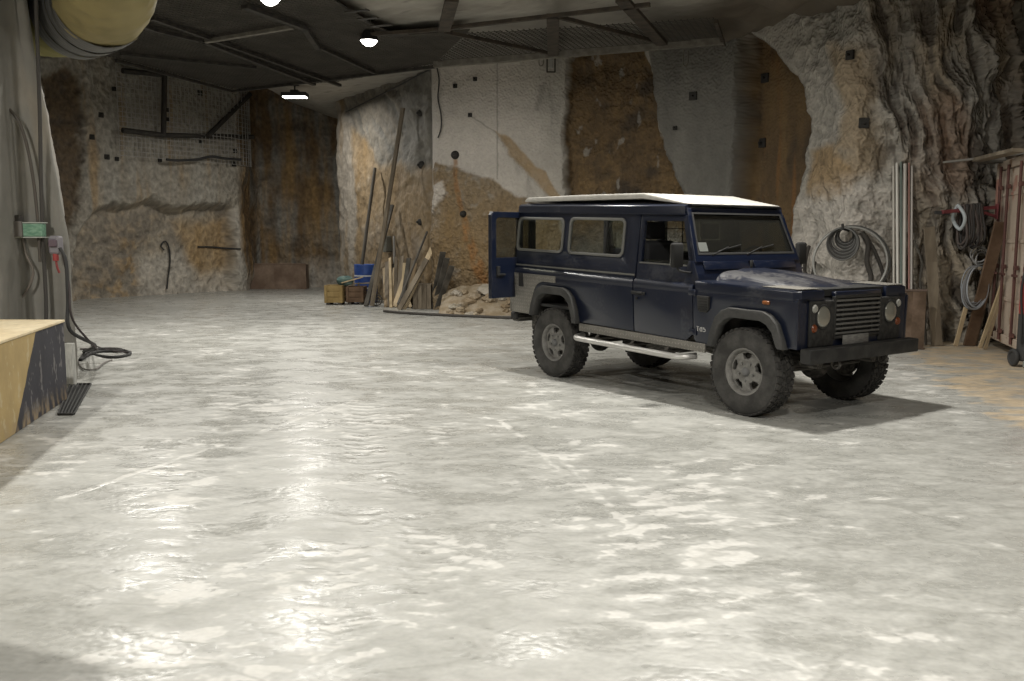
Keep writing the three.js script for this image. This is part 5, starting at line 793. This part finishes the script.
  for (let k = 0; k < 11; k++) { const t = 0.30 + 0.032 * k, c = bA.clone().lerp(bB, t).add(V(0, 0.07, 0)); loop(c, rr(0.48, 0.62), 0.14, 0.017, hm[k % 3], 'dark hose loop hung over the red bracket arm', 'dark hose loops on the red bracket', rr(-0.04, 0.04)); }
  loop(bA.clone().lerp(bB, 0.68).add(V(0, 0.075, 0)), 0.34, 0.12, 0.026, std([0.36, 0.40, 0.42], 0.6), 'pale blue grey hose loop hung at the front of the red bracket', undefined, 0.03);
  // lower cable coils hung on a peg in the outcrop
  const peg = atD(974, 268, 13.1), wall = PB.point(974, 268, -0.25); const pe = tag(mesh('wooden_peg', rod(wall, peg.clone().add(V(0, 0.0, 0.16)), 0.025), woodB), 'short wooden peg in the outcrop carrying the grey coil', 'peg');
  for (let k = 0; k < 8; k++) { const R = 0.24 + 0.012 * (k % 4), g2 = new THREE.TorusGeometry(R, 0.012, 7, 40); g2.scale(0.62, 1.12, 1); g2.rotateZ(rr(-0.2, 0.05)); g2.rotateY(rr(-0.3, 0.3)); g2.translate(peg.x + rr(-0.02, 0.02), peg.y - R * 1.1 + 0.02, peg.z + 0.015 * k); tag(mesh('cable_coil', g2, k % 3 ? std([0.17, 0.17, 0.175], 0.7) : std([0.30, 0.32, 0.35], 0.7)), 'turn of grey cable coil hanging on the wooden peg', 'cable', 'grey cable turns on the wooden peg'); }
  for (let k = 0; k < 3; k++) { const R = 0.11, g2 = new THREE.TorusGeometry(R, 0.012, 7, 30); g2.rotateY(0.4 - 0.4 * k); g2.translate(peg.x + 0.1 - 0.03 * k, peg.y + 0.12 + 0.04 * k, peg.z + 0.02 * k); tag(mesh('wire_ring', g2, std([0.28, 0.28, 0.28], 0.6)), 'small pale wire ring tangled above the grey coil', 'wire', 'wire rings above the coil'); }
  // boards and poles leaning beside the container
  const wallTop = (px, py, D) => atD(px, py, D);
  leanPlank('brown_board', gnd(969, 345.5, 0.01), wallTop(1001, 222, 12.72), 0.17, 0.04, mottled([0.10, 0.06, 0.035], [0.17, 0.11, 0.07], 0.9, { s: 4, size: 128 }), 'broad brown board leaning steeply against the container corner', V(1, 0, 0));
  leanPlank('brown_board', gnd(973, 345, 0.01), wallTop(996, 246, 13.0), 0.11, 0.04, woodB, 'grey brown board leaning behind the broad brown one', V(1, 0, 0.2));
  leanPlank('pale_pole', gnd(980, 347.5, 0.01), wallTop(1002, 285, 12.6), 0.05, 0.04, woodC, 'thin pale pole leaning on the container foot', V(1, 0, 0.2), 'pole');
  leanPlank('pale_pole', gnd(985, 349, 0.01), wallTop(1000, 300, 12.6), 0.045, 0.03, woodA, 'short tan pole leaning lowest beside the container door', V(1, 0, 0.2), 'pole');
  leanPlank('pale_stick', gnd(955.5, 345.5, 0.01), atD(966, 307, 13.1), 0.06, 0.03, woodC, 'short pale stick leaning at the foot of the outcrop', V(1, 0, 0), 'stick');
  leanPlank('grey_plank', gnd(937, 345.5, 0.01), atD(929, 227, 13.15), 0.15, 0.045, woodB, 'long grey plank standing upright against the craggy outcrop', V(1, 0, 0.2));
  tag(mesh('bent_stick', tube([gnd(926, 345, 0.02), atD(924, 310, 13.35), atD(920, 280, 13.45), atD(922, 262, 13.5), atD(914, 240, 13.6)], 0.02, 40, 6), woodD), 'thin dark bent stick standing beside the grey plank', 'stick');
  // rusty sheet behind the front of the vehicle
  const s0 = gnd(899, 350), s1 = gnd(920.5, 348.5), sg = thing('rusty_sheet', 'rusty brown steel sheet standing behind the front of the vehicle', 'sheet', [(s0.x + s1.x) / 2, 0, (s0.z + s1.z) / 2]); mesh('plate', boxUV(rbox(s1.x - s0.x, 0.84, 0.03, 0.004, 0, 0.42, 0), 0.8), mottled([0.11, 0.075, 0.05], [0.21, 0.15, 0.11], 0.85, { s: 4 }), sg); mesh('top_edge', rbox(s1.x - s0.x + 0.02, 0.03, 0.05, 0.004, 0, 0.85, 0), std([0.15, 0.11, 0.09], 0.8), sg); mesh('foot', rbox(s1.x - s0.x, 0.03, 0.3, 0.004, 0, 0.015, -0.1), std([0.1, 0.07, 0.05], 0.85), sg);
  // leaning light pipes
  [[893.5, 166, 894, 0.018, [0.42, 0.40, 0.36]], [897, 163, 898, 0.022, [0.55, 0.54, 0.5]], [901, 162, 901, 0.018, [0.18, 0.22, 0.2]], [905, 164, 903.5, 0.028, [0.52, 0.5, 0.46]], [909, 163, 909, 0.014, [0.36, 0.2, 0.17]], [912, 166, 911, 0.018, [0.45, 0.43, 0.40]]].forEach(([tx, ty, fx, r, c], i) => { const t = PB.point(tx, ty, 0.06), b = atD(fx, 346, 13.25); tag(mesh('leaning_pipe', rod(V(b.x, 0, b.z), t, r, r, 12), std(c, 0.55, 0.2)), ['thin beige pipe at the outer edge of the pipe bundle on the outcrop', 'bright pale pipe second in the bundle leaning on the outcrop', 'dark green grey pipe in the bundle leaning on the outcrop', 'thickest pale pipe in the bundle leaning on the outcrop', 'thin reddish brown pipe in the bundle leaning on the outcrop', 'light grey pipe beside the reddish brown one on the outcrop'][i], 'pipe', 'pipes leaning on the outcrop'); });
  // big hoop and wire coil on the outcrop
  const hp = PB.point(850, 262, 0.26), hn = PB.normalAt(850, 262);
  { const g3 = new THREE.Group(); const place = (geo) => { geo.rotateX(-0.10); geo.rotateY(Math.atan2(hn.x, hn.z) * 0.5); return geo.translate(hp.x, hp.y, hp.z); }; tag(mesh('large_hoop', place(new THREE.TorusGeometry(0.53, 0.02, 10, 70)), std([0.28, 0.28, 0.265], 0.5, 0.3)), 'large pale hoop of stiff hose hung on the outcrop around the wire coil', 'hoop'); tag(mesh('large_hoop', place(new THREE.TorusGeometry(0.555, 0.014, 8, 70).translate(0.02, 0.0, -0.05)), std([0.07, 0.07, 0.065], 0.6)), 'thin black hoop hung just behind the pale one on the outcrop', 'hoop'); }
  { const q = PB.point(848, 230, 0.02), c = thing('hook_peg', 'dark iron peg in the outcrop carrying the hoops and the coil', 'peg', [q.x, q.y, q.z]); c.rotation.y = Math.atan2(hn.x, hn.z); mesh('shank', rod(V(0, -0.02, -0.2), V(0, 0.02, 0.32), 0.022), cableM, c); mesh('tip', rod(V(0, 0.02, 0.31), V(0, 0.09, 0.33), 0.02), cableM, c);
    for (let k = 0; k < 12; k++) { const R = 0.11 + 0.012 * k, g2 = new THREE.TorusGeometry(R, 0.013, 7, 40); g2.rotateY(rr(-0.15, 0.15)); g2.rotateX(rr(-0.1, 0.1)); g2.rotateY(Math.atan2(hn.x, hn.z)); const o = hn.clone().multiplyScalar(0.06 + 0.022 * k); g2.translate(q.x + o.x + rr(-0.015, 0.015), q.y - R + 0.03, q.z + o.z); tag(mesh('wire_turn', g2, k % 2 ? std([0.11, 0.11, 0.105], 0.6) : std([0.04, 0.038, 0.036], 0.7)), 'turn of the wire coil hanging on the peg inside the hoop', 'wire', 'wire turns inside the hoop'); } }
  const strap = (pts, r, lab) => tag(mesh('hanging_hose', tube(pts.map(([x, y, o]) => PB.point(x, y, o)), r, 50, 8), std([0.05, 0.045, 0.04], 0.8)), lab, 'hose');
  strap([[862, 232, 0.1], [868, 244, 0.12], [867, 262, 0.12], [871, 278, 0.12], [866, 296, 0.12]], 0.04, 'thick dark hose end hanging inside the large hoop');
  strap([[866, 236, 0.08], [875, 252, 0.08], [882, 270, 0.08], [886, 290, 0.08], [885, 305, 0.08]], 0.03, 'dark hose end hanging just outside the large hoop');
  strap([[809, 246, 0.06], [806, 258, 0.07], [805, 272, 0.07], [811, 278, 0.07], [815, 262, 0.07]], 0.03, 'dark hooked hose hanging beside the windscreen');
  // wheeled extinguisher at the container
  const ex = atD(1029, 362, 11.1), eg = thing('fire_extinguisher', 'red wheeled fire extinguisher standing in front of the container door', 'extinguisher', [ex.x - 0.02, 0, ex.z]), er = std([0.32, 0.03, 0.03], 0.35);
  mesh('cylinder', lathe([[0, 0.62], [0.09, 0.62], [0.125, 0.66], [0.13, 0.72], [0.13, 1.05], [0.11, 1.13], [0.05, 1.18], [0.035, 1.22], [0, 1.22]], 30), er, eg); mesh('black_base', lathe([[0, 0.08], [0.12, 0.08], [0.13, 0.10], [0.13, 0.66], [0, 0.66]], 30), std([0.03, 0.03, 0.03], 0.6), eg); mesh('valve', [mv(new THREE.CylinderGeometry(0.03, 0.03, 0.1, 14), 0, 1.26, 0), rbox(0.14, 0.025, 0.03, 0.008, -0.04, 1.31, 0)], std([0.1, 0.1, 0.1], 0.4, 0.6), eg); mesh('discharge_hose', tube([V(-0.03, 1.26, 0.02), V(-0.13, 1.2, 0.06), V(-0.165, 0.95, 0.06), V(-0.15, 0.6, 0.08), V(-0.14, 0.3, 0.08)], 0.015, 40, 7), std([0.02, 0.02, 0.02], 0.6), eg); for (const s of [-1, 1]) mesh('wheel', [new THREE.TorusGeometry(0.085, 0.028, 10, 24).rotateY(Math.PI / 2).translate(s * 0.15, 0.113, -0.05), new THREE.CylinderGeometry(0.06, 0.06, 0.03, 18).rotateZ(Math.PI / 2).translate(s * 0.15, 0.113, -0.05)], std([0.03, 0.03, 0.03], 0.8), eg); mesh('foot', rbox(0.2, 0.09, 0.08, 0.02, 0, 0.045, 0.1), std([0.2, 0.22, 0.2], 0.7), eg);
}

scene.traverse(o => { if (o.isMesh) { o.castShadow = true; o.receiveShadow = true; } });
renderer.render(scene, camera);
